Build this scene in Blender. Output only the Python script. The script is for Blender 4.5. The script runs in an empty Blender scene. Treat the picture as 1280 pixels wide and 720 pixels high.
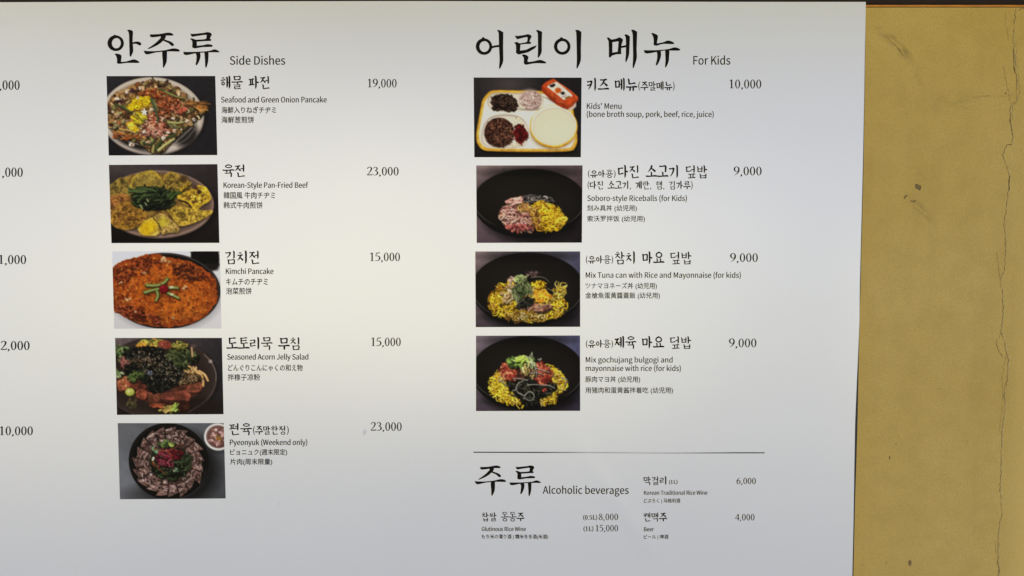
import bpy, bmesh, math, random
import numpy as np
from mathutils import Vector

random.seed(7)
SC = bpy.context.scene
COL = SC.collection

# ---------------------------------------------------------------- camera, sky, sun, exposure
K = 0.0013                       # metres per layout unit on the menu sheet
F = 950.0                        # focal length in 1280-wide picture units
PITCH = math.radians(3.9)
DIST = F * K
ZC = 1.55                        # height of the point looked at
cp, sp = math.cos(PITCH), math.sin(PITCH)
CAM = Vector((0.0, -DIST * cp, ZC + DIST * sp))
cam_data = bpy.data.cameras.new("camera")
cam_data.sensor_width = 36.0
cam_data.lens = 36.0 * F / 1280.0
cam_data.clip_start = 0.01
cam_data.clip_end = 200.0
cam = bpy.data.objects.new("camera", cam_data)
COL.objects.link(cam)
cam.location = CAM
cam.rotation_euler = (math.radians(90) - PITCH, 0, 0)
SC.camera = cam

SUN_ELEV, SUN_AZ = math.radians(1.8), math.radians(-11.0)   # low soft sun from behind the photographer
world = bpy.data.worlds.new("World")
SC.world = world
world.use_nodes = True
wn = world.node_tree
sky = wn.nodes.new("ShaderNodeTexSky")
sky.sky_type = 'NISHITA'
sky.sun_disc = False
sky.sun_elevation = SUN_ELEV
sky.sun_rotation = math.pi + SUN_AZ
sky.air_density = 0.6
sky.dust_density = 0.0
sky.ozone_density = 7.0
wn.links.new(sky.outputs[0], wn.nodes["Background"].inputs[0])
wn.nodes["Background"].inputs[1].default_value = 0.15
sun_data = bpy.data.lights.new("sun", 'SUN')
sun_data.energy = 0.52
sun_data.angle = math.radians(26)
sun_data.color = (1.0, 0.825, 0.39)
sun = bpy.data.objects.new("sun", sun_data)
COL.objects.link(sun)
to_sun = Vector((math.sin(SUN_AZ) * math.cos(SUN_ELEV), -math.cos(SUN_AZ) * math.cos(SUN_ELEV), math.sin(SUN_ELEV)))
sun.rotation_euler = (-to_sun).to_track_quat('-Z', 'Y').to_euler()
SC.view_settings.view_transform = 'Standard'
SC.view_settings.look = 'None'
SC.view_settings.gamma = 1.0
SC.view_settings.exposure = 1.98

# ---------------------------------------------------------------- helpers
LEAN = -0.030                    # the board hangs a little away from the wall at its foot

def ray(px, py):
    x, y = (px - 640.0) / F, (360.0 - py) / F
    return x, cp + y * sp, -sp + y * cp

def on_board(px, py, depth=0.0):
    """Spot on the leaning board seen at a point of the picture, as (x, z); DEPTH metres behind its face."""
    x, ry, rz = ray(px, py)
    t = (depth - CAM.y - LEAN * (CAM.z - ZC)) / (ry + LEAN * rz)
    return CAM.x + t * x, CAM.z + t * rz

def on_wall(px, py):
    """Spot on the upright wall seen at a point of the picture, as (x, z)."""
    x, ry, rz = ray(px, py)
    t = (WALL_Y - CAM.y) / ry
    return CAM.x + t * x, CAM.z + t * rz

WALL_Y = 0.030

def lin(c):
    c = np.asarray(c, dtype=float) / 255.0
    return np.where(c <= 0.04045, c / 12.92, ((c + 0.055) / 1.055) ** 2.4)

def ripple(x, z):
    """Depth (y) of the hanging vinyl sheet: its lean and slight waviness."""
    x = np.asarray(x, dtype=float); z = np.asarray(z, dtype=float)
    d = -LEAN * (z - ZC) + 0.0009 * np.sin(3.1 * x + 1.1 * z + 0.4) * np.sin(2.3 * z + 0.7)
    d = d + 0.0005 * np.sin(7.3 * x - 4.1 * z + 1.9) + 0.00030 * np.sin(13.0 * z + 5.0 * x) + 0.00022 * np.sin(17.0 * x - 9.0 * z)
    # one faint diagonal crease low on the right
    s = (x - 0.20) * 0.83 + (z - 1.16) * 0.56
    along = -(x - 0.20) * 0.56 + (z - 1.16) * 0.83
    d = d - 0.0007 * np.exp(-(s / 0.016) ** 2) * np.exp(-(along / 0.13) ** 2)
    # the free right edge curls a little
    e = np.clip((x - 0.50) / 0.07, 0, 1.3)
    d = d - 0.0016 * e ** 2 * (0.6 + 0.6 * np.sin(5.2 * z + 0.6))
    return d

def link(name, mesh, mat, parent=None):
    o = bpy.data.objects.new(name, mesh)
    COL.objects.link(o)
    if mat is not None:
        mesh.materials.append(mat)
    if parent is not None:
        o.parent = parent
    return o

def thing(o, label, cat):
    o["label"] = label
    o["category"] = cat
    return o

def box(bm, x0, x1, y0, y1, z0, z1):
    v = [bm.verts.new(p) for p in ((x0, y0, z0), (x1, y0, z0), (x1, y1, z0), (x0, y1, z0), (x0, y0, z1), (x1, y0, z1), (x1, y1, z1), (x0, y1, z1))]
    for q in ((0, 1, 5, 4), (1, 2, 6, 5), (2, 3, 7, 6), (3, 0, 4, 7), (4, 5, 6, 7), (3, 2, 1, 0)):
        bm.faces.new([v[i] for i in q])
    return v

def to_mesh(bm, name):
    m = bpy.data.meshes.new(name)
    bm.normal_update()
    bm.to_mesh(m); bm.free()
    return m

class Nodes:
    def __init__(self, name):
        self.m = bpy.data.materials.new(name)
        self.m.use_nodes = True
        self.t = self.m.node_tree
        self.bsdf = self.t.nodes["Principled BSDF"]
    def n(self, kind, **kw):
        o = self.t.nodes.new(kind)
        for k, v in kw.items():
            if k in o.inputs: o.inputs[k].default_value = v
            else: setattr(o, k, v)
        return o
    def l(self, a, b): self.t.links.new(a, b)
    def mix(self, fac, a, b, blend='MIX'):
        o = self.t.nodes.new("ShaderNodeMix"); o.data_type = 'RGBA'; o.blend_type = blend
        for s, v in ((o.inputs[0], fac), (o.inputs[6], a), (o.inputs[7], b)):
            if hasattr(v, 'is_linked'): self.l(v, s)
            else: s.default_value = v
        return o.outputs[2]
    def ramp(self, src, p0, p1, c0=(0, 0, 0, 1), c1=(1, 1, 1, 1)):
        r = self.t.nodes.new("ShaderNodeValToRGB")
        r.color_ramp.elements[0].position = p0; r.color_ramp.elements[1].position = p1
        r.color_ramp.elements[0].color = c0; r.color_ramp.elements[1].color = c1
        self.l(src, r.inputs[0]); return r.outputs[0]
    def bump(self, h, strength, dist):
        b = self.n("ShaderNodeBump"); b.inputs["Strength"].default_value = strength; b.inputs["Distance"].default_value = dist
        self.l(h, b.inputs["Height"]); return b

GLOSS, SPEC = 0.42, 1.0
INK_SPEC = 0.06                  # the inks dry matt
ANISO, TAN_X, TAN_Z = 0.8, 1.0, 0.0

def vinyl_material():
    k = Nodes("white_vinyl")
    tc = k.n("ShaderNodeTexCoord")
    n1 = k.n("ShaderNodeTexNoise", Scale=2.3, Detail=3.0); k.l(tc.outputs["Object"], n1.inputs["Vector"])
    c = k.mix(k.ramp(n1.outputs["Fac"], 0.3, 0.7), (0.770, 0.790, 0.782, 1), (0.795, 0.802, 0.782, 1))
    n2 = k.n("ShaderNodeTexNoise", Scale=420.0, Detail=2.0); k.l(tc.outputs["Object"], n2.inputs["Vector"])
    c = k.mix(0.05, c, n2.outputs["Fac"], 'OVERLAY')
    # a few grey smudges left by hands
    n3 = k.n("ShaderNodeTexNoise", Scale=9.0, Detail=6.0, Roughness=0.65); k.l(tc.outputs["Object"], n3.inputs["Vector"])
    c = k.mix(k.ramp(n3.outputs["Fac"], 0.66, 0.80, (0, 0, 0, 1), (.22, .22, .22, 1)), c, (0.56, 0.57, 0.57, 1))
    k.l(c, k.bsdf.inputs["Base Color"])
    k.bsdf.inputs["Roughness"].default_value = GLOSS
    k.bsdf.inputs["Specular IOR Level"].default_value = SPEC
    k.bsdf.inputs["IOR"].default_value = 1.62
    # calendered film: the gloss spreads sideways along the rolling direction
    k.bsdf.inputs["Anisotropic"].default_value = ANISO
    tan = k.n("ShaderNodeCombineXYZ"); tan.inputs[0].default_value, tan.inputs[2].default_value = TAN_X, TAN_Z
    k.l(tan.outputs[0], k.bsdf.inputs["Tangent"])
    b = k.bump(n2.outputs["Fac"], 0.10, 0.0004)
    k.l(b.outputs[0], k.bsdf.inputs["Normal"])
    return k.m

def ink_material(name, col):
    k = Nodes(name)
    tc = k.n("ShaderNodeTexCoord")
    n = k.n("ShaderNodeTexNoise", Scale=300.0, Detail=2.0); k.l(tc.outputs["Object"], n.inputs["Vector"])
    c = k.mix(n.outputs["Fac"], tuple(x * 0.75 for x in col) + (1,), tuple(x * 1.25 for x in col) + (1,))
    k.l(c, k.bsdf.inputs["Base Color"])
    k.bsdf.inputs["Roughness"].default_value = 0.55
    k.bsdf.inputs["Specular IOR Level"].default_value = INK_SPEC
    return k.m

def print_material():
    k = Nodes("printed_picture_ink")
    a = k.n("ShaderNodeVertexColor", layer_name="print")
    tc = k.n("ShaderNodeTexCoord")
    n = k.n("ShaderNodeTexNoise", Scale=900.0, Detail=1.0); k.l(tc.outputs["Object"], n.inputs["Vector"])
    k.l(k.mix(0.12, a.outputs["Color"], n.outputs["Fac"], 'OVERLAY'), k.bsdf.inputs["Base Color"])
    k.bsdf.inputs["Roughness"].default_value = 0.55
    k.bsdf.inputs["Specular IOR Level"].default_value = INK_SPEC
    return k.m

VINYL = vinyl_material()
INK = ink_material("black_ink", (0.006, 0.005, 0.005))
SOFT_INK = ink_material("dark_brown_ink", (0.012, 0.009, 0.008))
PICTURE = print_material()

# ---------------------------------------------------------------- wall, beam and trim
def wall_material():
    k = Nodes("ochre_painted_plaster")
    tc = k.n("ShaderNodeTexCoord"); pos = tc.outputs["Object"]
    n1 = k.n("ShaderNodeTexNoise", Scale=3.4, Detail=6.0, Roughness=0.6); k.l(pos, n1.inputs["Vector"])
    n2 = k.n("ShaderNodeTexNoise", Scale=26.0, Detail=6.0, Roughness=0.65); k.l(pos, n2.inputs["Vector"])
    n3 = k.n("ShaderNodeTexNoise", Scale=330.0, Detail=5.0, Roughness=0.75); k.l(pos, n3.inputs["Vector"])
    a, b = tuple(WALL_A) + (1,), tuple(WALL_B) + (1,)
    c = k.mix(k.ramp(n1.outputs["Fac"], 0.32, 0.68), a, b)
    c = k.mix(k.ramp(n2.outputs["Fac"], 0.42, 0.72, (0, 0, 0, 1), (.45, .45, .45, 1)), c, tuple(x * 0.80 for x in WALL_A) + (1,))
    c = k.mix(k.ramp(n3.outputs["Fac"], 0.42, 0.66, (0, 0, 0, 1), (.52, .52, .52, 1)), c, tuple(x * 0.72 for x in WALL_A) + (1,))
    # drips and scuffs: grime stretched downwards
    mp = k.n("ShaderNodeMapping"); mp.inputs["Scale"].default_value = (16, 1, 1.6); k.l(pos, mp.inputs[0])
    n5 = k.n("ShaderNodeTexNoise", Scale=1.0, Detail=5.0); k.l(mp.outputs[0], n5.inputs["Vector"])
    c = k.mix(k.ramp(n5.outputs["Fac"], 0.52, 0.75, (0, 0, 0, 1), (.30, .30, .30, 1)), c, tuple(x * 0.7 for x in WALL_A) + (1,))
    # the patch beyond the crack was painted a little paler
    sx = k.n("ShaderNodeSeparateXYZ"); k.l(pos, sx.inputs[0])
    wob = k.n("ShaderNodeMath", operation='MULTIPLY_ADD'); k.l(n2.outputs["Fac"], wob.inputs[0]); wob.inputs[1].default_value = 0.03; k.l(sx.outputs[0], wob.inputs[2])
    edge = k.n("ShaderNodeMapRange"); edge.inputs[1].default_value = 0.850; edge.inputs[2].default_value = 0.885; edge.inputs[4].default_value = 0.55
    k.l(wob.outputs[0], edge.inputs[0])
    c = k.mix(edge.outputs[0], c, tuple(x * 1.12 for x in WALL_B) + (1,))
    # sparse dark specks
    v = k.n("ShaderNodeTexVoronoi", Scale=46.0); k.l(pos, v.inputs["Vector"])
    n4 = k.n("ShaderNodeTexNoise", Scale=11.0, Detail=2.0); k.l(pos, n4.inputs["Vector"])
    sp1 = k.ramp(v.outputs["Distance"], 0.03, 0.075, (1, 1, 1, 1), (0, 0, 0, 1))
    sp2 = k.ramp(n4.outputs["Fac"], 0.56, 0.62)
    m = k.n("ShaderNodeMath", operation='MULTIPLY'); k.l(sp1, m.inputs[0]); k.l(sp2, m.inputs[1])
    m2 = k.n("ShaderNodeMath", operation='MULTIPLY'); k.l(m.outputs[0], m2.inputs[0]); m2.inputs[1].default_value = 0.7
    c = k.mix(m2.outputs[0], c, (0.10, 0.07, 0.025, 1))
    # three smeared scuff marks, each at its own place on the plaster
    for (cx, cz, ang, rl, rs, amt) in SCUFFS:
        mp = k.n("ShaderNodeMapping", vector_type='TEXTURE')
        mp.inputs["Location"].default_value = (cx, 0, cz)
        mp.inputs["Rotation"].default_value = (0, ang, 0)
        mp.inputs["Scale"].default_value = (rl, 1, rs)
        k.l(pos, mp.inputs[0])
        dist = k.n("ShaderNodeVectorMath", operation='MULTIPLY'); k.l(mp.outputs[0], dist.inputs[0]); dist.inputs[1].default_value = (1, 0, 1)
        ln = k.n("ShaderNodeVectorMath", operation='LENGTH'); k.l(dist.outputs[0], ln.inputs[0])
        g = k.ramp(ln.outputs["Value"], 0.1, 1.0, (1, 1, 1, 1), (0, 0, 0, 1))
        s = k.n("ShaderNodeMapping", vector_type='TEXTURE'); s.inputs["Rotation"].default_value = (0, ang, 0); s.inputs["Scale"].default_value = (1 / 45, 1, 1 / 240); k.l(pos, s.inputs[0])
        nn = k.n("ShaderNodeTexNoise", Scale=1.0, Detail=4.0); k.l(s.outputs[0], nn.inputs["Vector"])
        st = k.ramp(nn.outputs["Fac"], 0.40, 0.62)
        mm = k.n("ShaderNodeMath", operation='MULTIPLY'); k.l(g, mm.inputs[0]); k.l(st, mm.inputs[1])
        m3 = k.n("ShaderNodeMath", operation='MULTIPLY'); k.l(mm.outputs[0], m3.inputs[0]); m3.inputs[1].default_value = amt
        c = k.mix(m3.outputs[0], c, (0.13, 0.085, 0.03, 1))
    k.l(c, k.bsdf.inputs["Base Color"])
    k.bsdf.inputs["Roughness"].default_value = 0.72
    k.bsdf.inputs["Specular IOR Level"].default_value = 0.3
    add = k.n("ShaderNodeMath", operation='ADD'); k.l(n3.outputs["Fac"], add.inputs[0]); k.l(n2.outputs["Fac"], add.inputs[1])
    k.l(k.bump(add.outputs[0], 0.45, 0.0022).outputs[0], k.bsdf.inputs["Normal"])
    return k.m

WALL_A, WALL_B = lin((200, 170, 88)), lin((209, 181, 102))
def scuff(px, py, ang, rl, rs, amt):
    x, z = on_wall(px, py)
    return (x, z, math.radians(ang), rl * K, rs * K, amt)
SCUFFS = [scuff(1124, 59, 44, 30, 9, 0.75), scuff(1152, 262, 46, 34, 7, 0.42), scuff(1231, 121, -6, 26, 3, 0.4), scuff(1190, 128, -5, 50, 20, 0.16), scuff(1105, 42, 30, 22, 10, .35), scuff(1145, 90, 60, 26, 8, .3)]

wx0, wx1 = -1.75, 1.75
wall_top = on_wall(1180, 9.0)[1]
bm = bmesh.new(); box(bm, wx0, wx1, WALL_Y, WALL_Y + 0.12, 0.0, wall_top - 0.0005)
wall = link("plaster_wall", to_mesh(bm, "plaster_wall"), wall_material())
thing(wall, "ochre yellow painted plaster wall with a long hairline crack, behind the white menu board", "wall")

def plain_noise_material(name, a, b, scale, rough, bump=0.3, stretch=(1, 1, 1)):
    k = Nodes(name)
    tc = k.n("ShaderNodeTexCoord"); mp = k.n("ShaderNodeMapping"); mp.inputs["Scale"].default_value = stretch
    k.l(tc.outputs["Object"], mp.inputs[0])
    n = k.n("ShaderNodeTexNoise", Scale=scale, Detail=6.0, Roughness=0.65); k.l(mp.outputs[0], n.inputs["Vector"])
    k.l(k.mix(k.ramp(n.outputs["Fac"], 0.3, 0.7), tuple(a) + (1,), tuple(b) + (1,)), k.bsdf.inputs["Base Color"])
    k.bsdf.inputs["Roughness"].default_value = rough
    k.l(k.bump(n.outputs["Fac"], bump, 0.001).outputs[0], k.bsdf.inputs["Normal"])
    return k.m

CRACK_M = plain_noise_material("crack_dirt", (0.13, 0.095, 0.04), (0.30, 0.23, 0.10), 90, 0.95)
CRACK_PALE = plain_noise_material("flaked_paint_edge", (0.24, 0.18, 0.07), (0.34, 0.26, 0.10), 90, 0.95)
def crack(pts, width, mat, seed, jitter=0.9):
    rnd = random.Random(seed)
    pl = []
    for (a, b) in zip(pts[:-1], pts[1:]):
        L = math.hypot(b[0] - a[0], b[1] - a[1]); n = max(2, int(L / 2.2))
        for i in range(n):
            t = i / n
            pl.append((a[0] + (b[0] - a[0]) * t + rnd.uniform(-jitter, jitter), a[1] + (b[1] - a[1]) * t + rnd.uniform(-.4, .4)))
    pl.append(pts[-1])
    bm = bmesh.new(); prev = None
    for i, (px, py) in enumerate(pl):
        q = pl[min(i + 1, len(pl) - 1)]; p0 = pl[max(i - 1, 0)]
        dx, dy = q[0] - p0[0], q[1] - p0[1]; L = math.hypot(dx, dy) or 1
        w = width * rnd.choice((0.15, 0.5, 0.8, 1.0, 1.0)) * rnd.uniform(0.6, 1.0) * 0.5
        if i in (0, len(pl) - 1): w *= 0.15
        a = on_wall(px - dy / L * w, py + dx / L * w); b = on_wall(px + dy / L * w, py - dx / L * w)
        y = WALL_Y - 0.0004
        cur = (bm.verts.new((a[0], y, a[1])), bm.verts.new((b[0], y, b[1])))
        if prev: bm.faces.new((prev[0], prev[1], cur[1], cur[0]))
        prev = cur
    return link("crack", to_mesh(bm, "crack"), mat, wall)

c1 = [(1270, 10), (1267, 30), (1266, 50), (1267.5, 65), (1269, 85), (1271, 107), (1270, 127), (1263, 131), (1262.5, 150), (1266, 172), (1264, 181), (1258, 181), (1253, 195), (1259, 210), (1261.5, 225), (1259, 250), (1255, 280), (1257, 295), (1256, 335), (1250, 350), (1252, 362), (1254, 385), (1251, 415), (1255, 425), (1260, 450), (1259, 475), (1255, 490), (1256, 510), (1252.5, 535), (1251.5, 570), (1250, 610), (1252, 640), (1247.5, 670), (1248, 700), (1247, 760)]
crack(c1, 1.0, CRACK_M, 3)
crack([(x + 1.4, y) for x, y in c1], 0.8, plain_noise_material("painted_lit_lip", (0.52, 0.42, 0.18), (0.64, 0.53, 0.26), 90, 0.8), 21)  # pale flaked edge of the crack, its lit lip painted in
crack([(1267, 60), (1266.5, 75), (1268, 92)], 2.0, CRACK_M, 22, .5)
crack([(1261.8, 218), (1261, 240)], 1.8, CRACK_M, 23, .5)
crack([(1262.5, 146), (1265, 170)], 1.7, CRACK_M, 24, .5)
crack([(x + 3.0, y) for x, y in c1[2:9]], 0.6, CRACK_PALE, 5, 1.2)
crack([(1258, 14), (1256, 30), (1261, 48)], 0.7, CRACK_PALE, 6)
crack([(1253, 81), (1257, 96), (1260, 112), (1263, 130)], 0.6, CRACK_M, 8)
crack([(1233, 123), (1248, 121), (1270, 118)], 0.7, CRACK_PALE, 9)
crack([(1245, 315), (1248, 335), (1250, 352)], 0.6, CRACK_M, 10)
crack([(1244, 424), (1248, 438), (1254, 448)], 0.6, CRACK_M, 11)
crack([(1253, 414), (1246, 428), (1249, 440), (1257, 452)], 0.7, CRACK_PALE, 12)
crack([(1259, 440), (1252, 470), (1254, 500), (1249, 540)], 0.7, CRACK_PALE, 13)
crack([(1244, 675), (1245, 690), (1249, 716)], 0.8, CRACK_M, 14)
crack([(1272, 14), (1277, 10), (1284, 12)], 1.6, CRACK_M, 15)

CHIP_M = plain_noise_material("bare_brown_plaster", (0.13, 0.085, 0.03), (0.28, 0.20, 0.08), 160, 0.95)
def chip(pts, name="paint_chip"):
    bm = bmesh.new()
    f = [bm.verts.new((on_wall(x, y)[0], WALL_Y - 0.0003, on_wall(x, y)[1])) for x, y in pts]
    bm.faces.new(f)
    return link(name, to_mesh(bm, name), CHIP_M, wall)
chip([(1143.5, 231), (1146, 229.5), (1148, 231), (1151, 231.5), (1151.5, 234.5), (1150, 238.5), (1147.5, 237.5), (1145.5, 235.5), (1144, 236), (1144, 233)])
chip([(1129.5, 246.5), (1132, 243.8), (1135, 244), (1133, 245.5), (1131.5, 248), (1130, 249)])
chip([(1138, 250.5), (1141, 251.5), (1144, 249.5), (1145, 250.5), (1142.5, 253.2), (1139, 252.5)])
chip([(1135.5, 701), (1138, 699.5), (1139.5, 703), (1138.5, 707.5), (1136, 707), (1135, 704)])
chip([(1111.3, 569.5), (1112.5, 570), (1112.8, 573.5), (1111.8, 574.5), (1111, 572)])
chip([(1256, 116), (1257.6, 115.5), (1258, 117.5), (1256.4, 118)])

ORANGE = plain_noise_material("orange_lacquered_wood", lin((176, 112, 24)), lin((228, 160, 48)), 7, 0.42, 0.2, (6, 1, 40))
z0, z1 = on_wall(1180, 11.6)[1], on_wall(1180, 6.2)[1]
bm = bmesh.new(); box(bm, wx0, wx1, WALL_Y - 0.0035, WALL_Y + 0.02, wall_top, z1 - 0.0006)
bmesh.ops.bevel(bm, geom=bm.edges[:], offset=0.0012, segments=2, affect='EDGES')
trim = link("trim_strip", to_mesh(bm, "trim_strip"), ORANGE)
thing(trim, "thin orange wooden strip running along the top of the ochre wall, under the dark beam", "trim strip")
DARKWOOD = plain_noise_material("dark_stained_wood", (0.010, 0.0045, 0.002), (0.026, 0.012, 0.005), 6, 0.85, 0.4, (2, 1, 30))
bm = bmesh.new(); box(bm, wx0, wx1, WALL_Y - 0.006, WALL_Y + 0.12, z1, z1 + 0.16)
bmesh.ops.bevel(bm, geom=bm.edges[:], offset=0.0015, segments=2, affect='EDGES')
beam = link("wooden_beam", to_mesh(bm, "wooden_beam"), DARKWOOD)
thing(beam, "dark brown wooden beam above the menu board and the orange strip", "beam")

# ---------------------------------------------------------------- menu board: sheet and shadow gap panel
board = bpy.data.objects.new("menu_board", None)
COL.objects.link(board)
board.empty_display_size = 0.1
thing(board, "white printed Korean menu board with nine food photos and prices, fixed to the ochre wall", "menu board")

EDGE = [(-40, 1083), (0, 1082.3), (20, 1082), (60, 1081.2), (120, 1080.3), (200, 1078.7), (250, 1077.3), (300, 1075.9), (360, 1074.3), (400, 1074), (440, 1072.4), (480, 1070.6), (530, 1068.6), (590, 1067.5), (650, 1066.6), (720, 1065.2), (800, 1063.5), (960, 1060)]
TOP = [(-500, 3.2), (0, 2.8), (150, 2.1), (300, 1.9), (500, 1.6), (640, 1.5), (800, 1.9), (1000, 2.2), (1084, 2.4)]
def curve_at(tab, t):
    a = np.array(tab); return float(np.interp(t, a[:, 0], a[:, 1]))
NX, NZ = 420, 280
verts, faces = [], []
for j in range(NZ + 1):
    for i in range(NX + 1):
        s = i / NX
        py0 = curve_at(TOP, -430 + s * 1512)
        py = py0 + (900 - py0) * (j / NZ)
        px1 = curve_at(EDGE, py)
        s2 = 1 - (1 - s) ** 1.0
        px = -430 + s2 * (px1 + 430)
        x, z = on_board(px, py)
        verts.append((x, 0.0, z))
va = np.array(verts); va[:, 1] = ripple(va[:, 0], va[:, 2]); verts = va.tolist()
for j in range(NZ):
    for i in range(NX):
        a = j * (NX + 1) + i
        faces.append((a, a + NX + 1, a + NX + 2, a + 1))
m = bpy.data.meshes.new("printed_sheet"); m.from_pydata(verts, [], faces)
bm = bmesh.new(); bm.from_mesh(m)
edges = [e for e in bm.edges if e.is_boundary]
r = bmesh.ops.extrude_edge_only(bm, edges=edges)
for v in [g for g in r['geom'] if isinstance(g, bmesh.types.BMVert)]: v.co.y += 0.0022
for f in bm.faces: f.smooth = True
for e in edges: e.smooth = False
bm.to_mesh(m); bm.free(); m.update()
sheet = link("printed_sheet", m, VINYL, board)

GAP_M = plain_noise_material("dark_gap_colour", (0.018, 0.020, 0.017), (0.045, 0.048, 0.04), 30, 0.8)  # dark panel added behind; its rim paints the shadow gap beside the sheet
bk = [(-425, 6), (1081.8, 5), (1081.6, 60), (1080.6, 130), (1079.6, 200), (1075.8, 350), (1073.6, 440), (1072.4, 505), (1071.6, 540), (1070.4, 580), (1069.0, 620), (1067.4, 690), (1063, 880), (-425, 880)]
bm = bmesh.new()
fr = [bm.verts.new((q[0], 0.0045 - LEAN * (q[1] - ZC), q[1])) for q in (on_board(x, y, 0.0045) for x, y in bk)]
bf = bm.faces.new(fr)
r = bmesh.ops.extrude_face_region(bm, geom=[bf])
for v in [g for g in r['geom'] if isinstance(g, bmesh.types.BMVert)]: v.co.y += 0.006
bmesh.ops.recalc_face_normals(bm, faces=bm.faces[:])
back = link("shadow_gap_panel", to_mesh(bm, "shadow_gap_panel"), GAP_M, board)
SHADE_D, SHADE_H = 0.6, 0.19  # unseen overhang added to shade the top of the menu sheet
ez = z1 + SHADE_H
bm = bmesh.new(); box(bm, wx0, wx1, WALL_Y - SHADE_D, WALL_Y + 0.12, ez, ez + 0.03)
shade_board = link("unseen_shade_board", to_mesh(bm, "unseen_shade_board"), DARKWOOD, beam)
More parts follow.
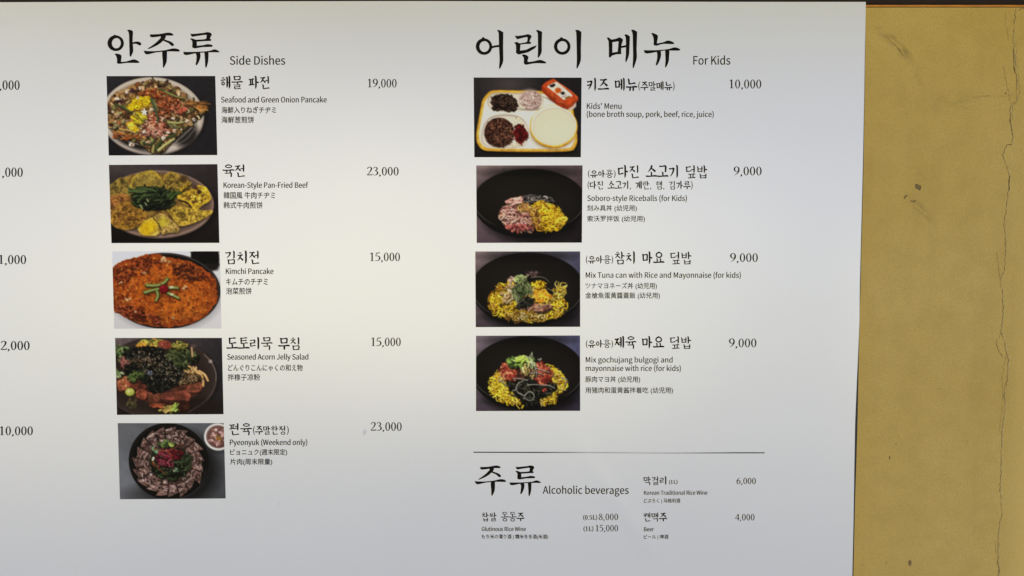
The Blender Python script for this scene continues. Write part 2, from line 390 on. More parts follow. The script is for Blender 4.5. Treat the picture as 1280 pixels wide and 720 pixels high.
LATIN_OUTLINES = "':243:96,423 146,423 161,586 163,675 79,675 81,586;(:296:209,-172 258,-150 209,-52 174,52 154,161 147,272 154,383 174,491 209,595 258,693 209,716 155,615 115,509 89,395 81,272 89,148 115,35 155,-71;):296:87,-172 141,-71 181,35 207,148 215,272 207,395 181,509 141,615 87,716 37,693 86,595 121,491 143,383 150,272 143,161 121,52 86,-52 37,-150;,:243:66,-166 119,-136 159,-94 185,-43 193,17 189,56 176,85 154,104 126,110 103,106 84,95 71,78 66,54 70,31 83,13 102,2 134,-1 128,-38 110,-71 83,-98 46,-119;-:304:40,214 264,214 264,276 40,276;A:532:4,0 85,0 147,196 382,196 443,0 529,0 311,642 221,642|167,260 266,576 362,260;B:575:88,0 292,0 391,12 468,47 518,106 536,188 526,247 499,292 458,323 405,341 405,346 445,367 475,399 493,439 499,485 483,557 437,606 367,633 278,642 88,642|169,369 169,578 334,572 381,554 410,522 419,474 411,430 383,397 335,377 264,369|169,65 169,306 281,306 356,300 411,278 445,242 456,191 444,135 410,95 355,72 281,65;D:602:88,0 252,0 380,22 474,85 531,187 551,323 531,459 473,559 379,621 249,642 88,642|169,67 169,576 242,576 341,559 411,511 453,431 467,323 453,215 411,134 341,84 242,67;F:483:88,0 169,0 169,288 414,288 414,356 169,356 169,573 458,573 458,642 88,642;G:603:341,-11 402,-6 456,10 502,33 538,63 538,333 327,333 327,265 464,265 464,97 414,69 348,60 257,78 190,131 148,214 134,323 149,431 192,513 259,564 348,582 392,577 428,564 486,522 530,574 498,603 457,628 406,646 345,653 227,630 134,564 73,460 51,320 72,181 132,76 224,11;J:468:207,-11 288,4 343,47 374,110 384,188 384,642 303,642 303,196 296,134 277,91 245,67 200,60 167,64 137,76 111,99 88,132 31,90 63,46 103,14 151,-5;K:565:88,0 169,0 169,203 279,334 472,0 562,0 330,398 431,520 531,642 439,642 169,320 169,642 88,642;M:711:88,0 161,0 161,355 151,544 327,65 382,65 554,544 547,355 547,0 622,0 622,642 525,642 358,165 186,642 88,642;O:650:325,-11 436,12 522,79 579,184 599,323 579,461 522,565 436,630 325,653 214,630 127,565 71,461 51,323 71,184 127,79 214,12|325,60 246,78 186,131 147,214 134,323 147,431 186,513 246,564 325,582 403,564 463,513 502,431 516,323 502,214 463,131 403,78;P:554:88,0 169,0 169,256 275,256 371,267 446,304 494,365 511,453 494,542 445,600 369,632 271,642 88,642|169,321 169,576 335,570 388,550 420,512 431,453 421,394 390,353 338,329 264,321;R:556:169,337 169,576 343,570 392,551 422,515 432,462 422,407 392,368 343,345 277,337|440,0 531,0 369,281 428,304 473,342 503,394 513,462 496,546 450,602 379,632 289,642 88,642 88,0 169,0 169,272 284,272;S:522:266,-11 357,3 425,42 469,99 484,171 474,233 446,280 404,315 223,398 189,420 164,449 154,489 163,528 187,557 225,576 274,582 316,578 355,566 420,523 462,574 425,606 380,631 329,647 274,653 193,640 129,605 87,551 72,483 84,422 115,375 157,342 337,258 371,236 394,206 402,164 393,121 366,88 324,67 267,60 218,65 171,81 128,106 90,139 42,83 87,44 141,14 200,-5;T:524:221,0 303,0 303,573 497,573 497,642 27,642 27,573 221,573;W:769:158,0 255,0 383,533 515,0 613,0 745,642 668,642 599,292 564,84 558,84 513,292 424,642 349,642 261,292 215,84 106,642 23,642;a:493:190,-11 233,-6 274,9 348,57 357,0 423,0 423,292 413,373 384,434 333,474 258,488 203,482 152,467 72,425 102,370 167,405 205,417 245,421 293,411 323,384 339,346 343,301 212,278 122,242 69,192 52,123 62,66 91,24 135,-2|213,53 180,58 153,71 135,94 129,129 140,171 176,204 242,230 343,248 343,116 278,69 246,57;b:541:290,-11 368,6 434,56 479,136 496,245 484,345 448,421 388,470 307,488 267,482 229,468 158,421 161,697 121,697 81,697 81,0 144,0 155,49 221,5|277,56 222,67 161,105 161,355 226,404 257,416 287,420 345,408 384,372 406,316 413,244 403,165 374,106 331,69;c:446:268,-11 310,-7 350,5 422,48 387,102 336,69 307,59 275,55 215,68 169,105 138,163 128,237 139,312 170,370 218,407 277,420 328,409 372,379 412,432 354,471 317,483 274,488 187,471 114,422 64,343 46,237 63,132 109,54 180,5;d:543:242,-11 284,-6 322,9 387,56 397,0 462,0 462,697 422,697 382,697 386,432 324,473 291,484 252,488 174,470 109,420 63,341 46,237 60,132 100,54 162,5|260,56 204,68 163,104 137,161 129,238 139,312 169,370 213,407 266,420 324,409 382,370 382,121 322,72 292,60;e:485:273,-11 360,3 429,37 401,90 345,62 315,55 282,53 220,64 171,98 138,150 124,219 284,219 445,219 448,264 436,356 399,427 339,472 258,488 179,470 111,420 63,342 46,237 63,132 112,54 184,5|123,276 139,339 170,385 212,414 260,424 310,414 347,386 370,339 378,276;f:284:29,411 94,411 94,0 173,0 173,411 274,411 274,475 173,475 173,551 177,591 190,620 211,638 241,644 294,631 312,693 275,704 232,708 170,697 127,666 102,617 94,551 94,475 29,471;g:494:241,-219 340,-206 416,-170 465,-117 481,-54 471,-3 440,32 388,52 182,63 157,73 143,90 142,128 170,167 204,155 240,151 308,162 364,195 401,247 414,316 403,372 376,414 473,414 473,475 307,475 240,488 172,476 115,442 76,388 62,318 67,277 81,242 124,186 89,150 76,126 72,98 75,72 84,51 115,16 85,-7 63,-33 49,-62 45,-92 59,-146 99,-186 161,-210|240,205 201,213 169,235 147,271 139,318 147,365 169,400 201,421 240,429 280,421 312,400 334,365 341,318 333,271 311,235 279,213|252,-164 194,-158 151,-141 124,-115 115,-81 126,-39 163,0 224,-7 348,-10 378,-20 396,-39 403,-67 392,-103 362,-134 314,-156;h:531:81,0 161,0 161,345 225,399 256,413 291,418 331,410 359,388 376,348 381,291 381,0 460,0 460,151 460,301 452,381 425,440 380,475 315,488 269,481 228,464 158,408 161,697 81,697;i:241:81,0 161,0 161,475 81,475|121,573 142,577 159,588 170,605 174,627 170,648 159,664 142,675 121,678 99,675 83,664 72,648 68,627 72,605 83,588 99,577;j:241:31,-212 91,-201 131,-169 154,-120 161,-54 161,475 81,475 81,-54 79,-93 70,-123 52,-141 23,-148 -23,-139 -39,-200|121,573 142,577 159,588 170,605 174,627 170,648 159,664 142,675 121,678 99,675 82,664 71,648 67,627 71,605 82,588 99,577;k:483:81,0 159,0 159,125 249,229 388,0 474,0 295,284 374,379 453,475 364,475 159,225 159,697 81,697;l:249:165,-11 211,-4 200,57 174,57 163,74 161,89 161,697 81,697 81,95 85,50 100,16 126,-4;m:811:81,0 161,0 161,345 223,400 252,413 280,418 319,410 347,388 363,348 369,291 369,0 448,0 448,345 511,400 540,413 568,418 607,410 635,388 651,348 657,291 657,0 736,0 736,301 727,381 701,440 656,475 593,488 550,481 511,462 435,397 417,434 390,463 353,481 304,488 263,481 224,464 156,406 146,475 81,475;n:534:81,0 161,0 161,345 225,399 256,413 291,418 331,410 359,388 376,348 381,291 381,0 460,0 460,151 460,301 452,381 425,440 380,475 315,488 269,481 228,464 154,406 146,475 81,475;o:530:265,-11 349,5 419,54 467,132 485,237 467,343 419,422 349,471 265,488 182,471 112,422 63,343 46,237 63,132 112,54 182,5|265,55 209,68 166,105 138,163 128,237 138,312 166,370 209,407 265,420 322,407 365,370 393,312 404,237 393,163 365,105 322,68;p:543:81,-200 161,-200 158,44 224,3 290,-11 368,6 434,56 479,136 496,245 484,345 448,421 388,470 307,488 266,482 227,467 156,420 146,475 81,475|277,56 223,67 161,105 161,355 226,404 257,416 287,420 345,408 384,372 406,316 413,244 403,165 374,106 331,69;r:340:81,0 161,0 161,305 187,357 218,391 249,410 280,416 327,408 341,477 318,485 291,488 252,481 216,461 184,430 156,389 146,475 81,475;s:410:205,-11 279,0 333,30 366,75 377,130 364,186 331,226 285,253 162,306 139,327 130,356 136,383 152,405 180,420 219,425 249,422 276,413 327,383 365,433 300,472 261,483 218,488 148,477 97,448 65,406 54,353 67,300 98,263 143,236 267,181 292,157 301,125 295,96 278,73 249,57 207,51 167,55 131,66 67,108 28,54 65,28 108,7 155,-6;t:330:229,-11 318,6 302,67 261,54 213,59 190,77 178,106 174,411 304,411 304,475 174,475 174,609 108,609 99,475 24,471 24,411 95,411 95,147 101,82 124,32 166,0;u:531:220,-11 265,-5 306,12 342,39 376,74 385,0 452,0 452,475 372,475 372,307 372,138 309,77 278,62 243,58 203,65 175,88 159,127 154,184 154,475 74,475 74,174 82,94 109,36 154,1;v:456:183,0 277,0 445,475 366,475 232,65 228,65 95,475 11,475;w:702:156,0 249,0 348,393 353,393 453,0 551,0 679,475 602,475 504,68 500,68 392,475 314,475 208,68 204,68 176,200 105,475 24,475;x:436:13,0 97,0 209,196 227,175 335,0 423,0 266,240 411,475 327,475 227,291 112,475 25,475 170,248;y:456:88,-205 151,-192 200,-157 238,-105 266,-40 445,475 367,475 242,77 238,77 143,344 95,475 11,475 202,-1 174,-78 151,-110 121,-131 85,-139 48,-131 32,-195;H:637:88,0 169,0 169,303 468,303 468,0 550,0 550,642 468,642 468,373 169,373 169,642 88,642"

# ---------------------------------------------------------------- lettering
from mathutils.geometry import tessellate_polygon
LIFT = 0.00030
class Ink:
    """Collects flat printed shapes given in picture coordinates and lays them on the rippled sheet."""
    def __init__(self): self.v, self.f, self.k = [], [], 0
    def loops(self, loops):
        """Outline loops in picture coordinates; loops inside others are holes."""
        loops = [l for l in loops if len(l) > 2]
        if not loops: return
        box = [(min(x for x, _ in l), min(y for _, y in l), max(x for x, _ in l), max(y for _, y in l)) for l in loops]
        def inside(p, l):
            c = False; j = len(l) - 1
            for i in range(len(l)):
                (xi, yi), (xj, yj) = l[i], l[j]
                if (yi > p[1]) != (yj > p[1]) and p[0] < (xj - xi) * (p[1] - yi) / (yj - yi) + xi: c = not c
                j = i
            return c
        par = [[j for j in range(len(loops)) if j != i and box[j][0] <= box[i][0] and box[j][1] <= box[i][1] and box[j][2] >= box[i][2] and box[j][3] >= box[i][3] and inside(loops[i][0], loops[j])] for i in range(len(loops))]
        for i, l in enumerate(loops):
            if len(par[i]) % 2 == 0:
                self.fill([l] + [loops[j] for j in range(len(loops)) if len(par[j]) == len(par[i]) + 1 and i in par[j]])
    def strip(self, loop):
        """A brush stroke: the outline that brush() gives, filled as a ribbon (strokes may cross themselves)."""
        n = (len(loop) - 2) // 2; L, e, R, s = loop[:n], loop[n], loop[n + 1:-1][::-1], loop[-1]
        b = len(self.v); lift = LIFT + 0.000004 * (self.k % 12); self.k += 1
        for px, py in L + R + [e, s]:
            x, z = on_board(px, py)
            self.v.append((x, float(ripple(x, z)) - lift, z))
        self.f += [(b + i, b + n + i, b + n + i + 1, b + i + 1) for i in range(n - 1)]
        self.f += [(b + n - 1, b + 2 * n - 1, b + 2 * n), (b, b + 2 * n + 1, b + n)]
    def fill(self, loops):
        tris = tessellate_polygon([[Vector((x, y, 0)) for x, y in l] for l in loops])
        flat = [p for l in loops for p in l]
        b = len(self.v); lift = LIFT + 0.000004 * (self.k % 12); self.k += 1
        for px, py in flat:
            x, z = on_board(px, py)
            self.v.append((x, float(ripple(x, z)) - lift, z))
        for t in tris:
            p = [flat[i] for i in t]
            a = (p[1][0] - p[0][0]) * (p[2][1] - p[0][1]) - (p[1][1] - p[0][1]) * (p[2][0] - p[0][0])
            t = tuple(t) if a < 0 else (t[0], t[2], t[1])
            self.f.append(tuple(b + i for i in t))
    def build(self, name, mat, label=None):
        m = bpy.data.meshes.new(name); m.from_pydata(self.v, [], self.f); m.update()
        o = link(name, m, mat, board)
        if label: o["label"] = label
        return o

def smooth(pts, n=5):
    """Catmull-Rom through (x, y, w) points."""
    out = []
    for i in range(len(pts) - 1):
        p0, p1, p2, p3 = pts[max(i - 1, 0)], pts[i], pts[i + 1], pts[min(i + 2, len(pts) - 1)]
        for k in range(n):
            t = k / n
            out.append(tuple(0.5 * (2 * b + (c - a) * t + (2 * a - 5 * b + 4 * c - d) * t * t + (3 * b - a - 3 * c + d) * t ** 3) for a, b, c, d in zip(p0, p1, p2, p3)))
    out.append(tuple(pts[-1]))
    return out

def brush(pts, n=4):
    """Outline of a brush stroke through (x, y, width) points."""
    s = smooth(pts, n); L, R = [], []
    for i, (x, y, w) in enumerate(s):
        a, b = s[max(i - 1, 0)], s[min(i + 1, len(s) - 1)]
        dx, dy = b[0] - a[0], b[1] - a[1]; l = math.hypot(dx, dy) or 1
        L.append((x - dy / l * w / 2, y + dx / l * w / 2)); R.append((x + dy / l * w / 2, y - dx / l * w / 2))
    def cap(p, q, x, y, w):
        dx, dy = x - q[0], y - q[1]; l = math.hypot(dx, dy) or 1
        return (x + dx / l * w * 0.3, y + dy / l * w * 0.3)
    e = cap(None, s[-2], *s[-1]); b = cap(None, s[1], *s[0])
    return L + [e] + R[::-1] + [b]

def ring(cx, cy, rx, ry, ix, iy, n=28, tip=0.0, icx=0.0):
    o = []
    for i in range(n):
        a = 2 * math.pi * i / n
        k = 1.0 + (tip if i == (3 * n) // 4 else 0)
        o.append((cx + rx * math.cos(a), cy + ry * k * math.sin(a)))
    return [o, [(cx + icx + ix * math.cos(2 * math.pi * i / n), cy + iy * math.sin(2 * math.pi * i / n)) for i in range(n)]]

# --- plain sans lettering: outlines, 1000 units to the em, cap height 642
GLYPH = {}
for rec in LATIN_OUTLINES.split(';'):
    ch, adv, body = rec[0], *rec[2:].split(':')
    GLYPH[ch] = (int(adv), [[tuple(int(q) for q in p.split(',')) for p in l.split(' ')] for l in body.split('|')])

def latin(s, x0, x1, base, cap, name='english_description', mat=None, label=None):
    ink = Ink(); spread = 0.14 if cap > 6 else 0.15; w = sum(196 if c == ' ' else GLYPH[c][0] for c in s) - 60
    sx, sy = (x1 - x0) / w, cap / 642.0; t = -30
    for c in s:
        if c == ' ': t += 196; continue
        adv, loops = GLYPH[c]
        for d in (-spread, spread): ink.loops([[(x0 + d + (t + x) * sx, base - d * .5 - y * sy) for x, y in l] for l in loops])
        t += adv
    return ink.build(name, mat or SOFT_INK, label)

# --- Japanese and Chinese lettering from Blender's built-in font
def cjk(s, x0, x1, top, bot, name, label=None):
    c = bpy.data.curves.new("lettering", 'FONT'); c.body = s; c.resolution_u = 2
    o = bpy.data.objects.new("lettering", c); COL.objects.link(o)
    bpy.context.view_layer.update()
    m = bpy.data.meshes.new_from_object(o.evaluated_get(bpy.context.evaluated_depsgraph_get()))
    bpy.data.objects.remove(o)
    n = len(m.vertices); co = np.empty(n * 3); m.vertices.foreach_get("co", co); co = co.reshape(-1, 3)
    lo, hi = co.min(0), co.max(0); faces = [tuple(f.vertices) for f in m.polygons]; ink = Ink()
    for d, lift in ((-.09, LIFT), (.09, LIFT * 1.1)):           # printed twice, slightly apart: ink spread
        b = len(ink.v)
        for x, y, _ in co:
            X, Z = on_board(x0 + d + (x - lo[0]) / (hi[0] - lo[0]) * (x1 - x0), bot - d - (y - lo[1]) / (hi[1] - lo[1]) * (bot - top))
            ink.v.append((X, float(ripple(X, Z)) - lift, Z))
        ink.f += [tuple(b + i for i in f) for f in faces]
    bpy.data.meshes.remove(m)
    return ink.build(name, SOFT_INK, label)

# --- brush-written Korean: consonants and vowels as strokes in a unit square, y down
def Hs(x0, y0, x1, y1, k=1.0): return ('h', x0, y0, x1, y1, k)
def Vs(x0, y0, x1, y1, k=1.0): return ('v', x0, y0, x1, y1, k)
def Ds(*p): return ('d', p)
JAMO = {
 'ㄱ': [Hs(.02, .12, .90, .06), Ds((.90, .04, 1.2), (.82, .35, 1.0), (.60, .70, .7), (.25, 1.0, .25))],
 'ㄱ2': [Hs(.02, .12, .92, .06), Vs(.90, .06, .86, 1.0)],
 'ㄴ': [Vs(.08, .0, .12, .88), Hs(.10, .92, 1.0, .78)],
 'ㄷ': [Hs(.05, .10, .92, .04), Vs(.10, .10, .12, .92), Hs(.10, .95, 1.0, .84)],
 'ㄹ': [Hs(.02, .08, .92, .03), Vs(.90, .04, .86, .46), Hs(.06, .50, .90, .45), Vs(.08, .48, .10, .96), Hs(.08, .97, 1.0, .86)],
 'ㅁ': [Vs(.06, .02, .12, 1.0), Hs(.06, .10, .92, .05), Vs(.92, .04, .86, .98), Hs(.10, .93, .90, .90)],
 'ㅂ': [Vs(.08, .0, .12, 1.0), Vs(.92, .0, .88, 1.0), Hs(.10, .46, .90, .42), Hs(.10, .94, .90, .91)],
 'ㅅ': [Ds((.52, .0, 1.2), (.44, .35, 1.0), (.25, .70, .7), (.0, 1.0, .25)), Ds((.46, .42, .5), (.68, .62, 1.0), (1.0, .92, 1.3))],
 'ㅈ': [Hs(.05, .10, .95, .03), Ds((.66, .06, 1.1), (.48, .42, 1.0), (.28, .74, .7), (.0, 1.0, .25)), Ds((.46, .46, .5), (.70, .66, 1.0), (1.0, .94, 1.3))],
 'ㅊ': [Hs(.34, -.10, .68, -.07, 1.0), Hs(.05, .28, .95, .21), Ds((.64, .26, 1.1), (.48, .52, 1.0), (.28, .80, .7), (.0, 1.0, .25)), Ds((.46, .56, .5), (.70, .72, 1.0), (1.0, .96, 1.3))],
 'ㅋ': [Hs(.02, .12, .90, .06), Ds((.90, .04, 1.2), (.82, .35, 1.0), (.60, .70, .7), (.25, 1.0, .25)), Hs(.05, .54, .76, .46)],
 'ㅌ': [Hs(.05, .08, .92, .02), Vs(.10, .08, .12, .92), Hs(.12, .50, .86, .44), Hs(.10, .96, 1.0, .86)],
 'ㅍ': [Hs(.02, .12, .98, .05), Vs(.30, .14, .34, .88), Vs(.70, .12, .66, .86), Hs(-.02, .95, 1.02, .86)],
 'ㅎ': [Hs(.32, -.12, .70, -.09, 1.0), Hs(.0, .24, 1.0, .17), ('o', .5, .72, .40, .30)],
 'ㅇ': [('o', .5, .5, .48, .5)],
 'ㅆ': [Ds((.30, .0, 1.2), (.24, .4, 1.0), (.0, 1.0, .25)), Ds((.24, .45, .5), (.50, .92, 1.2)), Ds((.76, .0, 1.2), (.70, .4, 1.0), (.48, 1.0, .25)), Ds((.70, .45, .5), (1.0, .92, 1.2))],
}
CHO = 'ㄱㄲㄴㄷㄸㄹㅁㅂㅃㅅㅆㅇㅈㅉㅊㅋㅌㅍㅎ'
JUNG = 'ㅏㅐㅑㅒㅓㅔㅕㅖㅗㅘㅙㅚㅛㅜㅝㅞㅟㅠㅡㅢㅣ'
JONG = ['', 'ㄱ', 'ㄲ', 'ㄳ', 'ㄴ', 'ㄵ', 'ㄶ', 'ㄷ', 'ㄹ', 'ㄺ', 'ㄻ', 'ㄼ', 'ㄽ', 'ㄾ', 'ㄿ', 'ㅀ', 'ㅁ', 'ㅂ', 'ㅄ', 'ㅅ', 'ㅆ', 'ㅇ', 'ㅈ', 'ㅊ', 'ㅋ', 'ㅌ', 'ㅍ', 'ㅎ']
WT = 0.142
THIN = {'ㅊ': .80, 'ㅎ': .80, 'ㅌ': .76, 'ㄹ': .74, 'ㅂ': .80, 'ㅍ': .80, 'ㅆ': .76, 'ㅁ': .88, 'ㄷ': .88}
def syllable(ch):
    """Outline loops of one syllable in an em square, y down."""
    o = ord(ch) - 0xAC00
    cho, jung, jong = CHO[o // 588], JUNG[(o % 588) // 28], JONG[o % 28]
    out = []
    wt = WT * (0.78 if jong else 0.96)
    def put(key, x0, y0, x1, y1, kw=1.0):
        W, H = x1 - x0, y1 - y0; kw *= THIN.get(key, 1.0)
        for s in JAMO[key]:
            if s[0] == 'h': hbar(x0 + s[1] * W, y0 + s[2] * H, x0 + s[3] * W, y0 + s[4] * H, s[5] * kw)
            elif s[0] == 'v': vbar(x0 + s[1] * W, y0 + s[2] * H, x0 + s[3] * W, y0 + s[4] * H, s[5] * kw, False)
            elif s[0] == 'o':
                rx, ry = s[3] * W, s[4] * H
                out.append(ring(x0 + s[1] * W, y0 + s[2] * H, rx, ry, max(rx - wt * .82 * kw, .03), max(ry - wt * .76 * kw, .03), 20, 0.2))
            else: out.append([brush([(x0 + a * W, y0 + b * H, w * wt * kw) for a, b, w in s[1]])])
    def hbar(x0, y0, x1, y1, k=1.0):
        w = wt * k; m = (x0 + x1) / 2
        out.append([brush([(x0, y0 - .01, w * .85), (x0 + (m - x0) * .4, y0 + (y1 - y0) * .2 + .008, w * .80), (m, (y0 + y1) / 2 + .006, w * .66), (x1 - (x1 - m) * .35, y1 - .004, w * .95), (x1, y1 + .014, w * .8)])])
    def vbar(x0, y0, x1, y1, k=1.0, taper=True):
        w = wt * 1.12 * k; L = y1 - y0
        p = [(x0 - w * .55, y0 - w * .1, w * .45), (x0 - w * .05, y0 + min(.05, L * .15), w * .95), (x0 + (x1 - x0) * .5 + .004, y0 + L * .5, w * .92)]
        p += [(x1, y0 + L * .8, w * .9), (x1 - w * .25, y1, w * .15)] if taper else [(x1, y1, w * .85)]
        out.append([brush(p)])
    def dot(x0, y0, x1, y1): out.append([brush([(x0, y0, wt * .55), ((x0 + x1) / 2, (y0 + y1) / 2 - .01, wt * .9), (x1, y1 + .02, wt * .85)])])
    vert = jung in 'ㅏㅐㅑㅒㅓㅔㅕㅖㅣ'
    if vert:
        dbl = jung in 'ㅐㅔㅖ'
        yb = .60 if jong else .99
        cy = (.08, .50) if jong else (.18, .72)
        cx = (.03, .44 if dbl else .50)
        vx = .84 if dbl else (.78 if jung in 'ㅣㅓㅕ' else .68)
        if cho in 'ㄱㅋ': cy = (cy[0], cy[1] + (.02 if jong else .14))
        put(cho, cx[0], cy[0], cx[1], cy[1])
        m = (cy[0] + cy[1]) / 2 + .03
        if dbl:
            x2 = vx - .22
            vbar(x2, .08, x2, yb - .08); vbar(vx, .0, vx, yb)
            if jung == 'ㅐ': out.append([brush([(x2, m, wt * .6), (vx, m - .01, wt * .6)])])
            else:
                for q in ((m,) if jung == 'ㅔ' else (m - .07, m + .07)): out.append([brush([(x2 - .17, q + .01, wt * .6), (x2, q - .01, wt * .6)])])
        else:
            vbar(vx, .0, vx, yb)
            if jung in 'ㅏㅑ':
                for q in ((m,) if jung == 'ㅏ' else (m - .09, m + .09)): dot(vx + .02, q, vx + .24, q)
            elif jung in 'ㅓㅕ':
                for q in ((m,) if jung == 'ㅓ' else (m - .08, m + .09)): out.append([brush([(vx - .24, q + .015, wt * .75), (vx, q - .01, wt * .6)])])
        if jong: put('ㄱ2' if jong == 'ㄱ' else jong, .24, .66, .88, 1.01, .95)
    else:
        if jong: cy, by, jy = (-.02, .28), .44, (.66, 1.01)
        else: cy, by, jy = (.04, .46), .66, None
        if jung in 'ㅗㅛ':
            by = .50 if jong else .84
            cy = (-.06, .20) if jong else (.0, .50)
        if jung == 'ㅡ': by = .47 if jong else .82; cy = (.02, .34) if jong else (.06, .60)
        put('ㄱ2' if cho == 'ㄱ' else cho, .18, cy[0], .84, cy[1], .82 if jong and jung in 'ㅗㅛ' else 1.0)
        hbar(.0, by + .02, 1.0, by - .01, 1.05)
        dn = (.62 if jong else 1.0)
        if jong and jung in 'ㅗㅛ': jy = (.64, 1.03)
        if jung == 'ㅗ': vbar(.50, cy[1] + .03, .50, by, .85, False)
        if jung == 'ㅛ': vbar(.34, cy[1] + .05, .35, by, .75, False); vbar(.66, cy[1] + .05, .65, by, .75, False)
        if jung == 'ㅜ': vbar(.53, by, .53, dn)
        if jung == 'ㅠ': vbar(.37, by, .34, dn); vbar(.65, by, .65, dn)
        if jong: put('ㄱ2' if jong == 'ㄱ' else jong, .20, jy[0], .82, jy[1], .95)
    return out

def arc(right):
    s = 1 if right else -1; c = .06 if right else .24
    return [[brush([(c, -.02, .03), (c + s * .13, .28, .075), (c + s * .15, .5, .085), (c + s * .13, .74, .075), (c, 1.04, .03)])]]

def pick(l): return l[0] if len(l) == 1 else l
def hangul_into(ink, s, x0, x1, top, bot):
    adv = {'(': .34, ')': .34, ' ': .52, ',': .34}
    w = sum(adv.get(c, 1.06) for c in s) - .06
    sx, sy, t = (x1 - x0) / w, (bot - top), 0.0
    for c in s:
        if c in '()': loops = arc(c == ')')
        elif c == ',': loops = [[brush([(.08, .86, .11), (.12, .94, .09), (.06, 1.04, .03)])]]
        elif c == ' ': loops = []
        else: loops = syllable(c)
        for d in (-.11, .11):
          for l in loops: (ink.strip if len(l) == 1 else ink.loops)(pick([[(x0 + d + (t + x) * sx, top + d * .4 + y * sy) for x, y in q] for q in l]))
        t += adv.get(c, 1.06)

# --- serif figures: strokes in a cell, y up, height 1
DIG = {
 '1': [[(.10, .82, .05), (.19, .92, .07), (.25, .98, .05)], [(.25, .97, .11), (.25, .5, .115), (.25, .03, .11)], [(.11, .025, .05), (.25, .03, .06), (.40, .025, .05)]],
 '2': [[(.06, .76, .06), (.12, .92, .07), (.24, .97, .07), (.37, .88, .11), (.39, .72, .12), (.30, .48, .09), (.15, .22, .06), (.04, .05, .05)], [(.03, .045, .09), (.25, .05, .105), (.42, .06, .09), (.46, .2, .03)]],
 '3': [[(.07, .81, .05), (.15, .95, .06), (.27, .95, .07), (.37, .83, .11), (.34, .65, .09), (.19, .54, .04)], [(.19, .54, .05), (.35, .47, .09), (.42, .28, .125), (.34, .09, .09), (.2, .02, .06), (.06, .06, .08)]],
 '4': [[(.34, .98, .05), (.18, .64, .05), (.03, .32, .06)], [(.02, .295, .075), (.25, .295, .075), (.48, .295, .075)], [(.35, .98, .11), (.35, .5, .115), (.35, .0, .11)]],
 '5': [[(.14, .93, .10), (.28, .94, .10), (.43, .97, .08)], [(.14, .95, .06), (.10, .75, .06), (.08, .56, .05)], [(.08, .57, .05), (.25, .60, .08), (.39, .47, .11), (.42, .28, .125), (.33, .10, .09), (.18, .02, .06), (.05, .06, .08)]],
 '6': [[(.43, .98, .03), (.25, .85, .07), (.11, .6, .11), (.07, .34, .12), (.13, .10, .09), (.26, .02, .06), (.38, .12, .09), (.42, .32, .12), (.36, .52, .09), (.25, .58, .06), (.12, .48, .05)]],
 '9': [[(.07, .02, .03), (.25, .15, .07), (.39, .4, .11), (.43, .66, .12), (.37, .90, .09), (.24, .98, .06), (.12, .88, .09), (.08, .68, .12), (.14, .48, .09), (.25, .42, .06), (.38, .52, .05)]],
 '8': [[(.25, .97, .05), (.13, .88, .08), (.11, .73, .10), (.22, .57, .10), (.36, .42, .11), (.42, .24, .11), (.36, .07, .08), (.25, .02, .05), (.12, .07, .08), (.07, .24, .10), (.14, .42, .07), (.30, .56, .06), (.38, .72, .08), (.36, .89, .07), (.25, .97, .05)]],
 ',': [[(.09, .05, .13), (.14, .0, .12), (.11, -.10, .07), (.05, -.18, .03)]],
 '.': [[(.09, .05, .12), (.12, .05, .12)]],
 'L': [[(.14, .98, .05), (.22, .97, .06), (.32, .98, .05)], [(.22, .98, .11), (.22, .03, .11)], [(.06, .025, .05), (.30, .03, .06), (.50, .04, .07), (.56, .26, .03)]],
 '(': [[(.28, 1.08, .03), (.13, .80, .08), (.09, .45, .09), (.13, .10, .08), (.28, -.20, .03)]],
 ')': [[(.04, 1.08, .03), (.19, .80, .08), (.23, .45, .09), (.19, .10, .08), (.04, -.20, .03)]],
}
DADV = {',': .25, '.': .25, 'L': .60, '(': .33, ')': .33, ' ': .25}
def figures_into(ink, s, x0, x1, base, h):
    w = sum(DADV.get(c, .5) for c in s) - .04
    sx, t = (x1 - x0) / w, -.02
    for c in s:
        if c == '0': loops = [ring(.25, .48, .215, .51, .105, .455, 24)]
        elif c == ' ': loops = []
        else: loops = [[brush(st)] for st in DIG[c]]
        for d in ((0,) if h > 7 else (-.14, .14)):
          for l in loops: (ink.strip if len(l) == 1 else ink.loops)(pick([[(x0 + d + (t + x) * sx, base - y * h) for x, y in q] for q in l]))
        t += DADV.get(c, .5)

def price(s, x0, x1, base, h=10.6, extra=None, label=None):
    ink = Ink(); figures_into(ink, s, x0, x1, base, h)
    if extra: figures_into(ink, *extra)
    return ink.build('price', INK, label)

def dish_name(s, x0, x1, top, bot, extra=None, label=None):
    ink = Ink(); hangul_into(ink, s, x0, x1, top, bot)
    if extra: hangul_into(ink, *extra)
    return ink.build('dish_name', INK, label)

